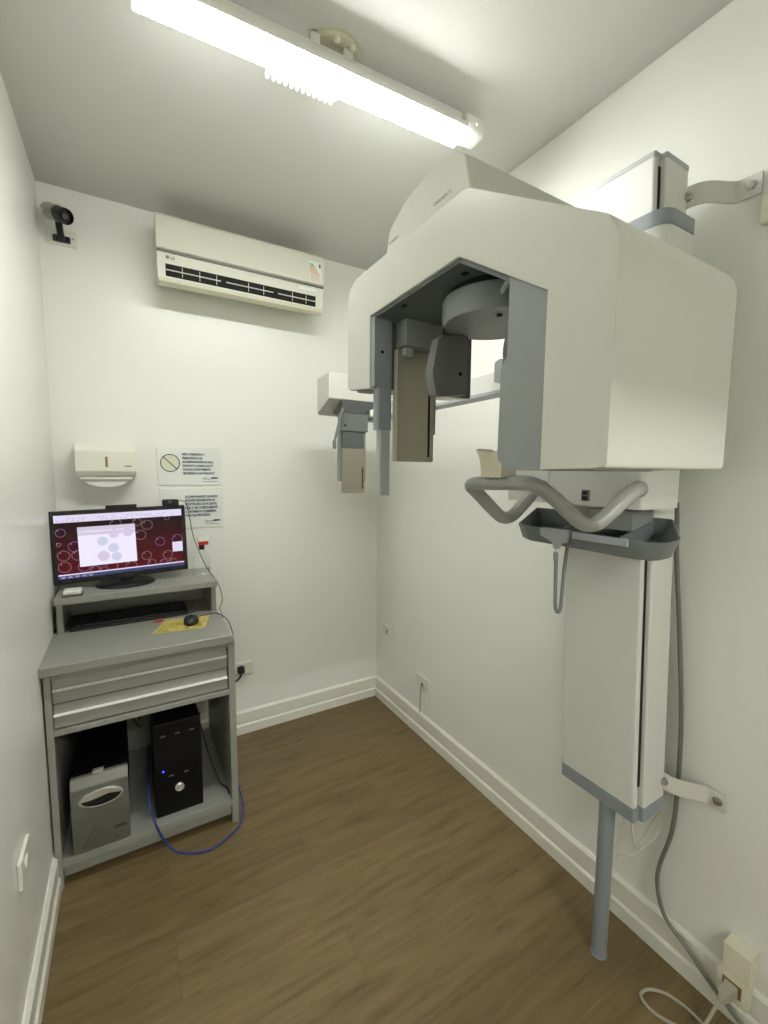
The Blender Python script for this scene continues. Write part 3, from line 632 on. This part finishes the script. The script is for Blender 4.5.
bm = B(); box(bm, -0.022, -0.0005, -1.93, -1.852, 2.028, 2.094, 0.004); build('cover', bm, 'ivory', o)
bm = B(); box(bm, -0.0245, -0.020, -1.905, -1.875, 2.048, 2.074, 0.001); build('insert', bm, 'plate', o)
ad = thing('surface_socket', 'cream surface mounted socket box low on the right wall', 'socket', (-0.025, -1.945, 0.09))
bm = B(); box(bm, -0.047, -0.0005, -1.976, -1.916, 0.155, 0.230, 0.003); build('upper_cover', bm, 'ivory', ad)
bm = B(); box(bm, -0.047, -0.019, -1.976, -1.908, 0.084, 0.154, 0.003); lb = build('socket_body', bm, 'ivory', ad)
bm = B(); box(bm, -0.0480, -0.040, -1.962, -1.921, 0.105, 0.140); build('socket_recess', bm, 'amber', lb)
pl2 = thing('mains_plug', 'grey plug with cream cord in the cream socket box', 'plug', (-0.055, -1.935, 0.10))
bm = B(); loft(bm, [[(-0.048, -1.955, .108), (-0.048, -1.927, .108), (-0.048, -1.927, .134), (-0.048, -1.955, .134)], [(-0.068, -1.948, .100), (-0.068, -1.925, .100), (-0.068, -1.925, .122), (-0.068, -1.948, .122)], [(-0.080, -1.938, .090), (-0.080, -1.926, .090), (-0.080, -1.926, .102), (-0.080, -1.938, .102)]]); build('plug_head', bm, 'plugg', pl2)
bm = B(); tube(bm, [(-0.077, -1.932, .097), (-0.092, -1.925, .070), (-0.110, -1.915, .030), (-0.135, -1.895, .0055), (-0.165, -1.862, .0045), (-0.182, -1.820, .0045), (-0.173, -1.788, .0045), (-0.140, -1.790, .0045), (-0.108, -1.820, .0045), (-0.096, -1.862, .006), (-0.100, -1.90, .012), (-0.098, -1.95, .0045), (-0.08, -2.05, .0045)], 0.0042, 8)
build('cord', bm, 'plugg', pl2)

# ------------------------------------------------------------------ panoramic x-ray machine
xr = thing('dental_xray_machine', 'tall white and grey panoramic dental x-ray machine on the right wall', 'x-ray machine', (-0.165, -1.645, 0))
# column (the whole post leans a touch towards the room)
def lean(bm):
    for v in bm.verts:
        d = v.co.z - 1.2; v.co.x -= 0.020 * d; v.co.y += 0.020 * d
    return bm
bm = B(); prism(bm, rounded([(-0.215, -1.515), (-0.215, -1.737), (-0.195, -1.737), (-0.195, -1.515)], [.004, .006, .003, .003], 3), 'z', 0.54, 2.185)
prism(bm, rounded([(-0.189, -1.500), (-0.189, -1.750), (-0.088, -1.750), (-0.088, -1.500)], [.003, .005, .004, .004], 3), 'z', 0.54, 2.185)
box(bm, -0.197, -0.187, -1.727, -1.520, 0.54, 2.185)
col = build('column', lean(bm), 'white2', xr)
bm = B(); box(bm, -0.2005, -0.1905, -1.7382, -1.727, 0.60, 2.165); build('cable_slot', lean(bm), 'hole', col)
def capmesh(z0, z1, g):
    bm = B(); prism(bm, rounded([(-0.215 - g, -1.515 + g), (-0.215 - g, -1.737 - g), (-0.190, -1.737 - g), (-0.190, -1.750 - g), (-0.087, -1.750 - g), (-0.087, -1.498 + g), (-0.190, -1.498 + g), (-0.190, -1.515 + g)], [.005, .005, 0, .005, .003, .003, 0, 0], 3), 'z', z0, z1); return lean(bm)
build('column_foot_cap', capmesh(0.502, 0.542, 0.0015), 'grayb', col)
build('column_top_cap', capmesh(2.184, 2.195, 0.001), 'grayl', col)
bm = B(); lathe(bm, [(.0235, 0.0), (.0235, .003), (.0215, .005), (.0215, .51), (0, .51)], (-0.168, -1.660, 0.0), 28); post = build('floor_post', bm, 'grayb', xr)
# wall brackets: bent strips from the column to the wall, each with its bolts
def bracket(z0, z1, xc, yc, yw, dz):
    pts = [(xc, yc + .012), (xc + .002, yc - .02), (xc * .75, yc - .045), (-0.022, yw + .055), (-0.007, yw + .04), (-0.005, yw)]
    P = catmull([Vector((p[0], p[1], 0)) for p in pts], 4); rings = []
    for i, p in enumerate(P):
        d = (P[min(i + 1, len(P) - 1)] - P[max(i - 1, 0)]).normalized(); q = p + Vector((d.y, -d.x, 0)) * 0.005
        e = dz * max(0.0, 1 - i / (len(P) * 0.75))
        rings.append([(p.x, p.y, z0 + e), (q.x, q.y, z0 + e), (q.x, q.y, z1 + e), (p.x, p.y, z1 + e)])
    bm = B(); loft(bm, rings); br_ = build('wall_bracket', bm, 'bracket', xr); zc = (z0 + z1) / 2
    bm = B(); lathe(bm, [(.012, 0), (.012, .002), (.0085, .0025), (.0085, .010), (0, .011)], (-0.009, yw + .019, zc), 8, 'x'); build('bolt', bm, 'chrome', br_)
    bm = B(); lathe(bm, [(.012, 0), (.012, .002), (.0085, .0025), (.0085, .012), (0, .013)], (xc - .004, yc - .012, zc + dz * .9), 8, 'x'); build('bolt', bm, 'chrome', br_)
bracket(0.546, 0.592, -0.078, -1.752, -1.884, 0.022); bracket(2.106, 2.156, -0.104, -1.722, -1.846, -0.012)
# carriage that rides on the column
CY0, CY1 = -1.788, -1.505
def ringc(x0, x1, y0, y1, r, z, n=6): return [(p[0], p[1], z) for p in rounded([(x0, y1), (x0, y0), (x1, y0), (x1, y1)], [r, r, .004, .004], n)]
bm = B(); loft(bm, [ringc(-0.322, -0.165, CY0, -1.375, 0.010, 1.356), ringc(-0.322, -0.165, CY0, -1.375, 0.010, 1.47), ringc(-0.303, -0.172, CY0, CY1, 0.030, 1.60), ringc(-0.300, -0.185, CY0, CY1, 0.040, 1.990)])
car = build('carriage', bm, 'white2', xr)
bm = B(); loft(bm, [ringc(-0.302, -0.183, CY0 - .002, CY1 + .002, 0.042, 1.989), ringc(-0.302, -0.183, CY0 - .002, CY1 + .002, 0.042, 2.022)]); build('carriage_band', bm, 'grayb', car)
bm = B(); box(bm, -0.3226, -0.3200, -1.5300, -1.5285, 1.357, 1.47); build('panel_seam', bm, 'grayl', car); bm = B(); box(bm, -0.3215, -0.3185, CY0 + .0105, CY0 + .012, 1.357, 1.47); build('panel_seam', bm, 'grayl', car)
bm = B(); box(bm, -0.326, -0.321, -1.655, -1.633, 1.368, 1.397, 0.002); sw = build('switch', bm, 'inkgray', car)
bm = B(); box(bm, -0.328, -0.325, -1.651, -1.637, 1.384, 1.394, 0.001); box(bm, -0.328, -0.325, -1.651, -1.637, 1.371, 1.381, 0.001); build('switch_rocker', bm, 'black', sw)
# fixed overhead arm with lettering
ap = rounded([(-1.690, 1.944), (-1.690, 2.012), (-1.668, 2.031), (-1.60, 2.036), (-1.52, 2.027), (-1.447, 2.000), (-1.420, 1.957), (-1.430, 1.944)], [.004, .012, .03, .06, .06, .03, .008, .004], 5)
def aring(x, up, ins): return [(x, -1.56 + (y + 1.56) * (1 - ins), 1.99 + (max(z, 1.944 + up) - 1.99) * (1 - ins)) for y, z in ap]
bm = B(); loft(bm, [aring(-0.28, 0, 0), aring(-0.752, 0, 0), aring(-0.770, .004, 0), aring(-0.779, .010, .004), aring(-0.785, .017, .016), aring(-0.7865, .020, .035)])
for v in bm.verts:                       # wider at the far end
    if v.co.x < -0.6: v.co.y += 0.034 * max(0, (v.co.y + 1.69) / 0.27)
for v in bm.verts:                       # front face tipped downwards, shaped to catch less lamp light
    if v.co.x < -0.74: v.co.x += 0.020 * (2.036 - v.co.z) / 0.08 - 0.004
arm = build('overhead_arm', bm, 'white', xr, sharp=50)
bm = B(); text(bm, 'SOREDEX', 0.0085, (-0.7750, -1.408, 1.974), WNY, (-0.243, 0, 0.970), 0, width=0.044, bold=0.0); build('lettering', bm, 'inkgray', arm, flat=True)
bm = B(); text(bm, 'CRANEX D', 0.0085, (-0.7752, -1.583, 1.975), WNY, (-0.243, 0, 0.970), 0, width=0.056, bold=0.0); build('lettering', bm, 'inkgray', arm, flat=True)
bm = B(); lathe(bm, [(.085, 1.86), (.085, 1.950), (0, 1.950)], (-0.635, -1.60, 0), 32); build('pivot', bm, 'grayd', arm)

# rotating unit: an arched white shell, open towards the back of its inside
UX0, UX1 = -0.800, -0.478
outer = [(-2.000, 1.446), (-2.000, 1.756), (-1.712, 1.938), (-1.262, 1.936), (-1.236, 1.895), (-1.236, 1.662)]
orad = [0.006, 0.045, 0.055, 0.075, 0.03, 0.008]
inner = [(-1.360, 1.648), (-1.360, 1.822), (-1.693, 1.829), (-1.893, 1.704), (-1.893, 1.446)]
po = rounded(outer, orad, 6); poly = po + inner
bm = B(); prism(bm, poly, 'x', UX0, UX1)
inn = {(round(a, 4), round(b_, 4)) for a, b_ in inner}
def isin(v): return (round(v.co.y, 4), round(v.co.z, 4)) in inn
es = [e for e in bm.edges if all(abs(v.co.x - UX0) < 1e-5 for v in e.verts) and not all(isin(v) for v in e.verts) and not (isin(e.verts[0]) or isin(e.verts[1]))]
es += [e for e in bm.edges if all(abs(v.co.x - UX1) < 1e-5 for v in e.verts) and not any(isin(v) for v in e.verts)]
bmesh.ops.bevel(bm, geom=es, offset=0.026, segments=6, profile=0.5, affect='EDGES', clamp_overlap=True)
es = [e for e in bm.edges if all(abs(v.co.x - UX0) < 1e-5 for v in e.verts) and all(isin(v) for v in e.verts)]
bmesh.ops.bevel(bm, geom=es, offset=0.004, segments=2, profile=0.5, affect='EDGES', clamp_overlap=True)
unit = build('rotating_unit', bm, 'white', xr, sharp=40)
# grey lining under the arch
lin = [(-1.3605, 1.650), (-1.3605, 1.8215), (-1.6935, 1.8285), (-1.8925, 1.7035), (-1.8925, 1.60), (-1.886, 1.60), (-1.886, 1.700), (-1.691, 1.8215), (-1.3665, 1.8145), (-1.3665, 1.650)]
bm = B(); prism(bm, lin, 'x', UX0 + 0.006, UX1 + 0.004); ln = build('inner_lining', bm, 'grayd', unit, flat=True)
for p in ((-0.775, -1.475, 1.8160), (-0.760, -1.665, 1.8195)):
    bm = B(); box(bm, p[0] - .005, p[0] + .005, p[1] - .006, p[1] + .006, p[2] - .0012, p[2] + .001); build('screw_hole', bm, 'hole', ln)
# x-ray tube housing in the near leg
bm = B(); prism(bm, rounded([(-1.8935, 1.444), (-1.826, 1.444), (-1.801, 1.462), (-1.803, 1.612), (-1.816, 1.628), (-1.816, 1.752), (-1.8935, 1.704)], [0, .004, .01, .012, .012, 0, 0], 4), 'x', UX0 + 0.005, UX1 - 0.01, bev=0.002)
tubeh = build('tube_housing', bm, 'gray', unit)
bm = B(); prism(bm, rounded([(-1.803, 1.588), (-1.803, 1.630), (-1.785, 1.626), (-1.785, 1.592)], .006), 'x', -0.792, -0.764); build('collimator_knob', bm, 'grayl', tubeh)
# sensor side, in the far leg
bm = B(); box(bm, -0.797, -0.757, -1.379, -1.3607, 1.650, 1.818, 0.002); lp = build('leg_panel', bm, 'grayb', unit)
bm = B(); cyl(bm, (-0.775, -1.3785, 1.735), (-0.775, -1.3798, 1.735), 0.0045, 10); build('screw_hole', bm, 'hole', lp)
bm = B(); box(bm, -0.790, -0.745, -1.358, -1.27, 1.650, 1.6625, 0.003); build('leg_foot', bm, 'grayi', unit)
bm = B(); prism(bm, rounded([(-0.786, -1.377), (-0.742, -1.377), (-0.742, -1.352), (-0.786, -1.352)], [.008, .010, .004, .004], 4), 'z', 1.545, 1.816); po_ = build('sensor_post', bm, 'grayb', unit)
bm = B(); prism(bm, rounded([(-0.778, -1.375), (-0.745, -1.375), (-0.745, -1.354), (-0.778, -1.354)], [.007, .009, .004, .004], 4), 'z', 1.378, 1.546); build('post_end', bm, 'grayl', po_)
bm = B(); box(bm, -0.7325, -0.7305, -1.381, -1.3615, 1.466, 1.748, 0.0005); build('sensor_edge', bm, 'beigel', unit)
bm = B(); box(bm, -0.7304, -0.614, -1.382, -1.3615, 1.466, 1.750, 0.002); sp = build('sensor_plate', bm, 'beige', unit)
bm = B(); box(bm, -0.634, -0.628, -1.3835, -1.375, 1.479, 1.722); build('sensor_slit', bm, 'hole', sp)
bm = B(); box(bm, -0.7270, -0.618, -1.3826, -1.378, 1.5100, 1.5108); build('sensor_joint', bm, 'inkgray', sp)
bm = B(); box(bm, -0.6135, -0.602, -1.374, -1.3615, 1.540, 1.750, 0.002); build('sensor_backing', bm, 'gray', unit)
bm = B(); box(bm, -0.7266, -0.612, -1.412, -1.3615, 1.752, 1.818, 0.003)
sb_ = build('sensor_holder', bm, 'gray', unit)
bm = B(); box(bm, -0.721, -0.696, -1.402, -1.384, 1.730, 1.751, 0.004); build('sensor_catch', bm, 'grayl', sb_)
# head support drum and temple plates
bm = B(); lathe(bm, [(.110, 1.808), (.112, 1.803), (.112, 1.766), (.107, 1.757), (0, 1.755)], (-0.635, -1.62, 0), 48); dr = build('head_support_drum', bm, 'gray', xr)
bm = B(); lathe(bm, [(.104, 1.830), (.104, 1.806), (0, 1.806)], (-0.635, -1.62, 0), 40); build('drum_gap_shade', bm, 'hole', dr)  # near-black ring paints in the shaded gap above the drum
bm = B(); tube(bm, [(-0.695, -1.700, 1.785), (-0.715, -1.730, 1.785), (-0.735, -1.760, 1.782)], .006, 10); build('drum_lever', bm, 'grayl', dr)
bm = B(); cyl(bm, (-0.675, -1.675, 1.7565), (-0.675, -1.675, 1.7535), .006, 12); build('screw_hole', bm, 'hole', dr)
bm = B(); pr_ = rounded([(-0.632, 1.758), (-0.632, 1.622), (-0.705, 1.612), (-0.726, 1.610), (-0.734, 1.66), (-0.720, 1.735), (-0.706, 1.748)], [0, .004, .004, .012, .05, .02, .004], 4)
prism(bm, pr_, 'y', -1.532, -1.518, bev=0.002); tp = build('temple_plate', bm, 'grayi', dr)
bm = B(); prism(bm, rounded([(-0.708, 1.740), (-0.700, 1.620), (-0.728, 1.606), (-0.741, 1.66), (-0.724, 1.740)], [.003, .003, .01, .05, .01], 4), 'y', -1.542, -1.515, bev=0.003); build('cushion_rib', bm, 'grayi', tp)
bm = B(); cyl(bm, (-0.653, -1.532, 1.668), (-0.653, -1.5335, 1.668), .005, 10); build('screw_hole', bm, 'hole', tp)
bm = B(); prism(bm, rounded([(-0.605, 1.758), (-0.605, 1.640), (-0.672, 1.630), (-0.700, 1.66), (-0.680, 1.758)], [0, .004, .02, .04, .004], 4), 'y', -1.722, -1.708, bev=0.002); tp2 = build('temple_plate', bm, 'grayi', dr)

# handles, chin rest
HB = 0.0163
hp = [(-0.322, -1.778, 1.404), (-0.347, -1.781, 1.401), (-0.375, -1.777, 1.383), (-0.425, -1.762, 1.340), (-0.452, -1.752, 1.326), (-0.485, -1.742, 1.336), (-0.545, -1.722, 1.386), (-0.585, -1.706, 1.413), (-0.607, -1.680, 1.418), (-0.610, -1.62, 1.416), (-0.612, -1.555, 1.413), (-0.604, -1.525, 1.406), (-0.580, -1.520, 1.390), (-0.520, -1.527, 1.338), (-0.488, -1.523, 1.322), (-0.455, -1.519, 1.323), (-0.42, -1.516, 1.342), (-0.36, -1.513, 1.388), (-0.340, -1.512, 1.399), (-0.315, -1.512, 1.402)]
bm = B(); tube(bm, hp, HB, 16, 5); hd = build('patient_handle', bm, 'bar', xr, sharp=60)
bm = B(); fullp = catmull(hp, 5); tube(bm, [tuple(p) for p in fullp[3:20]], HB + 0.0007, 16, 0); build('film_wrap', bm, 'wrap', hd, sharp=60)
bm = B(); lathe(bm, [(.018, 0), (.020, .004), (.020, .010), (.016, .014)], (-0.312, -1.776, 1.404), 20, 'x'); build('handle_joint', bm, 'grayl', hd)
bm = B(); lathe(bm, [(.018, 0), (.020, .004), (.020, .010), (.016, .014)], (-0.306, -1.512, 1.402), 20, 'x'); build('handle_joint', bm, 'grayl', hd)
bm = B(); w_ = [(-1.652, 1.429), (-1.592, 1.429), (-1.586, 1.470), (-1.568, 1.497), (-1.588, 1.488), (-1.622, 1.483), (-1.646, 1.490), (-1.666, 1.500), (-1.656, 1.470)]
prism(bm, rounded(w_, [.003, .003, .01, .003, .01, .02, .01, .003, .01], 3), 'x', -0.634, -0.588, bev=0.002); build('chin_rest', bm, 'chin', xr)

# tray under the carriage
tp_ = [(-0.215, -1.400), (-0.372, -1.470), (-0.382, -1.500), (-0.382, -1.830), (-0.372, -1.872), (-0.335, -1.880), (-0.205, -1.800)]
def trz(x): return 1.292 + (x + 0.382) / 0.17 * 0.036
def tray_ring(f, zf, g=0.0):
    cx, cy = -0.295, -1.645; P = rounded(tp_, [.004, .006, .006, .03, .03, .03, .02], 4)
    out = []
    for x, y in P:
        d = Vector((x - cx, y - cy)); L_ = d.length; d = d * ((L_ * f - g) / L_)
        out.append((cx + d.x, cy + d.y, zf(x)))
    return out
bm = B(); loft(bm, [tray_ring(0.88, lambda x: 1.251 + (x + .38) * .12), tray_ring(0.93, lambda x: 1.256 + (x + .38) * .12), tray_ring(1.0, trz), tray_ring(1.0, lambda x: trz(x) + .0015, .002), tray_ring(1.0, trz, .006), tray_ring(.90, lambda x: 1.257 + (x + .38) * .12, .006), tray_ring(.86, lambda x: 1.255 + (x + .38) * .12, .006)])
tr = build('accessory_tray', bm, 'tray', xr, sharp=50)
for yy in (-1.60, -1.76):
    bm = B(); prism(bm, [(-0.362, 1.258), (-0.374, 1.288), (-0.216, 1.322), (-0.216, 1.275)], 'y', yy - .002, yy + .002); build('divider', bm, 'tray', tr)
bm = B(); box(bm, -0.3860, -0.3800, -1.795, -1.655, 1.277, 1.2945, 0.001); build('front_strip', bm, 'grayl', tr)
bm = B(); box(bm, -0.30, -0.21, -1.755, -1.64, 1.30, 1.350, 0.002); build('connector_block', bm, 'gray', tr)
clip = bm = B(); prism(bm, rounded([(-1.556, 1.302), (-1.664, 1.302), (-1.658, 1.270), (-1.640, 1.266), (-1.630, 1.246), (-1.612, 1.246), (-1.604, 1.266), (-1.560, 1.280)], [.002, .002, .004, .008, .004, .004, .008, .003], 3), 'x', -0.3900, -0.3835)
for v in bm.verts: v.co.z = 1.292 + (v.co.z - 1.302) * 0.85; v.co.y = -1.605 + (v.co.y + 1.61) * 0.82
box(bm, -0.3900, -0.372, -1.645, -1.565, 1.2920, 1.2945); hk = build('cable_hook', bm, 'grayl', tr)
bm = B(); tube(bm, [(-0.387, -1.610, 1.243), (-0.387, -1.612, 1.231)], .0012, 6, 0); build('hook_wire', bm, 'chrome', hk)
ct = thing('exposure_cable', 'grey looped cable hanging from the clip on the tray', 'cable', (-0.387, -1.62, 1.07))
bm = B(); tube(bm, [(-0.387, -1.612, 1.233), (-0.387, -1.614, 1.205), (-0.387, -1.617, 1.11), (-0.387, -1.620, 1.086), (-0.386, -1.625, 1.080), (-0.383, -1.630, 1.088), (-0.376, -1.628, 1.12), (-0.364, -1.622, 1.18), (-0.350, -1.618, 1.251)], 0.0048, 10); build('cord', bm, 'tray', ct)
bm = B(); cyl(bm, (-0.387, -1.6118, 1.235), (-0.387, -1.613, 1.215), .0062, 12); build('ferrule', bm, 'gray', ct)

# cephalometric arm and head
bm = B(); r_ = lambda y, x, z: [(x - .03, y, z), (x + .03, y, z), (x + .03, y, z + .062), (x - .03, y, z + .062)]
loft(bm, [r_(-1.40, -0.262, 1.703), r_(-0.42, -0.29, 1.688)])
es = [e for e in bm.edges]; bmesh.ops.bevel(bm, geom=es, offset=.004, segments=2, profile=.5, affect='EDGES')
ca = build('cephalometric_arm', bm, 'white2', xr)
bm = B(); loft(bm, [[(-0.295, -1.40, 1.694), (-0.229, -1.40, 1.694), (-0.229, -1.40, 1.704), (-0.295, -1.40, 1.704)], [(-0.323, -0.42, 1.679), (-0.257, -0.42, 1.679), (-0.257, -0.42, 1.689), (-0.323, -0.42, 1.689)]]); build('arm_rail', bm, 'grayl', ca)
bm = B(); box(bm, -0.29, -0.22, -1.52, -1.38, 1.66, 1.80, 0.008, 3); build('arm_mount', bm, 'white2', ca)
bm = B(); prism(bm, [(-0.560, -0.55), (-0.22, -0.55), (-0.22, -0.37), (-0.535, -0.37), (-0.548, -0.385)], 'z', 1.754, 1.868)
for v in bm.verts:
    if v.co.z < 1.8: v.co.z -= 0.054 * (v.co.y + 0.55) / 0.18
bmesh.ops.bevel(bm, geom=bm.edges[:], offset=0.005, segments=3, profile=0.5, affect='EDGES', clamp_overlap=True)
ch = build('cephalometric_head', bm, 'white', xr)
bm = B(); loft(bm, [[(-0.500, -0.549, 1.757), (-0.24, -0.549, 1.757), (-0.24, -0.40, 1.712), (-0.480, -0.40, 1.712)], [(-0.492, -0.545, 1.735), (-0.34, -0.545, 1.735), (-0.34, -0.42, 1.705), (-0.475, -0.42, 1.705)], [(-0.488, -0.54, 1.700), (-0.375, -0.54, 1.700), (-0.375, -0.46, 1.697), (-0.478, -0.46, 1.697)]]); hm = build('head_mount', bm, 'grayd', ch, flat=True)
bm = B(); box(bm, -0.497, -0.358, -0.537, -0.500, 1.618, 1.704, 0.004); sh_ = build('sensor_cradle', bm, 'grayi', ch)
bm = B(); cyl(bm, (-0.475, -0.5352, 1.643), (-0.475, -0.538, 1.643), .006, 10); build('lock_hole', bm, 'hole', sh_)
bm = B(); box(bm, -0.502, -0.364, -0.525, -0.505, 1.39, 1.620, 0.003); build('sensor_backing', bm, 'gray', sh_)
bm = B(); box(bm, -0.490, -0.385, -0.546, -0.525, 1.54, 1.612, 0.002); build('sensor_grip', bm, 'grayd', sh_)
bm = B(); box(bm, -0.492, -0.381, -0.548, -0.526, 1.338, 1.540, 0.002); cs = build('sensor_plate', bm, 'beige', ch)
bm = B(); box(bm, -0.396, -0.391, -0.5495, -0.545, 1.357, 1.455); build('sensor_slit', bm, 'hole', cs)
bm = B(); tube(bm, [(-0.492, -0.55, 1.715), (-0.510, -0.553, 1.665), (-0.528, -0.555, 1.60), (-0.536, -0.555, 1.57)], .006, 8); box(bm, -0.543, -0.530, -0.563, -0.547, 1.535, 1.572, .002); build('nasal_rod', bm, 'grayi', ch)
bm = B(); lathe(bm, [(.011, 0), (.011, .03), (0, .03)], (-0.345, -0.55, 1.69), 12); build('ear_rod_joint', bm, 'plate', ch)

# ------------------------------------------------------------------ machine cables on the right wall
bm = B(); tube(bm, [(-0.03, -1.722, 1.36), (-0.02, -1.721, 1.30), (-0.02, -1.727, 1.20), (-0.02, -1.744, 1.03), (-0.02, -1.764, .81), (-0.02, -1.771, .676), (-0.018, -1.771, .51), (-0.02, -1.765, .40), (-0.022, -1.742, .285), (-0.024, -1.741, .217), (-0.027, -1.768, .144), (-0.027, -1.83, .105), (-0.030, -1.90, .060), (-0.030, -1.97, .026), (-0.05, -2.05, .006), (-0.06, -2.15, .006)], 0.0058, 10)
tag(build('power_cable', bm, 'cable_g'), 'thick grey power cable running down the right wall behind the lower bracket', 'cable')
wl = thing('sensor_cable', 'thin cream cables drooping under the column of the x-ray machine', 'cable', (-0.12, -1.70, .38))
bm = B(); tube(bm, [(-0.150, -1.72, .487), (-0.148, -1.722, .44), (-0.135, -1.724, .39), (-0.115, -1.722, .366), (-0.08, -1.72, .375), (-0.05, -1.725, .415), (-0.036, -1.745, .48), (-0.034, -1.75, .56)], 0.0026, 8); build('cable_loop', bm, 'cable_c', wl)
bm = B(); tube(bm, [(-0.150, -1.70, .487), (-0.155, -1.70, .42), (-0.165, -1.695, .385), (-0.18, -1.69, .37)], 0.0022, 8); build('cable_loop', bm, 'cable_c', wl)
bm = B(); tube(bm, [(-0.07, -1.745, .487), (-0.058, -1.75, .42), (-0.085, -1.735, .375), (-0.13, -1.71, .342), (-0.16, -1.69, .337)], 0.0026, 8); build('cable_loop', bm, 'cable_c', wl)

# ------------------------------------------------------------------ camera and colour management
sc = bpy.context.scene
cd = bpy.data.cameras.new('camera'); cam = bpy.data.objects.new('camera', cd); COL.objects.link(cam)
yaw, pitch, roll, foc = 0.533971363, -0.0958356592, 0.00772979068, 434.477344
f = Vector((math.sin(yaw) * math.cos(pitch), math.cos(yaw) * math.cos(pitch), math.sin(pitch)))
r0 = Vector((math.cos(yaw), -math.sin(yaw), 0)); u0 = r0.cross(f)
r = r0 * math.cos(roll) + u0 * math.sin(roll); u = -r0 * math.sin(roll) + u0 * math.cos(roll)
mw = Matrix(((r.x, u.x, -f.x, -1.33472549), (r.y, u.y, -f.y, -2.34010208), (r.z, u.z, -f.z, 1.44287043), (0, 0, 0, 1)))
cam.matrix_world = mw
cd.sensor_fit = 'VERTICAL'; cd.sensor_height = 36.0; cd.lens = foc / 1024 * 36.0; cd.clip_start = 0.02
sc.camera = cam
w = bpy.data.worlds.new('world'); sc.world = w; w.use_nodes = True
w.node_tree.nodes['Background'].inputs['Color'].default_value = (0.9, 0.95, 1.0, 1); w.node_tree.nodes['Background'].inputs['Strength'].default_value = 0.0
vs = sc.view_settings; vs.view_transform = 'Standard'; vs.look = 'None'; vs.gamma = 1.0; vs.use_curve_mapping = False
vs.exposure = 2.28
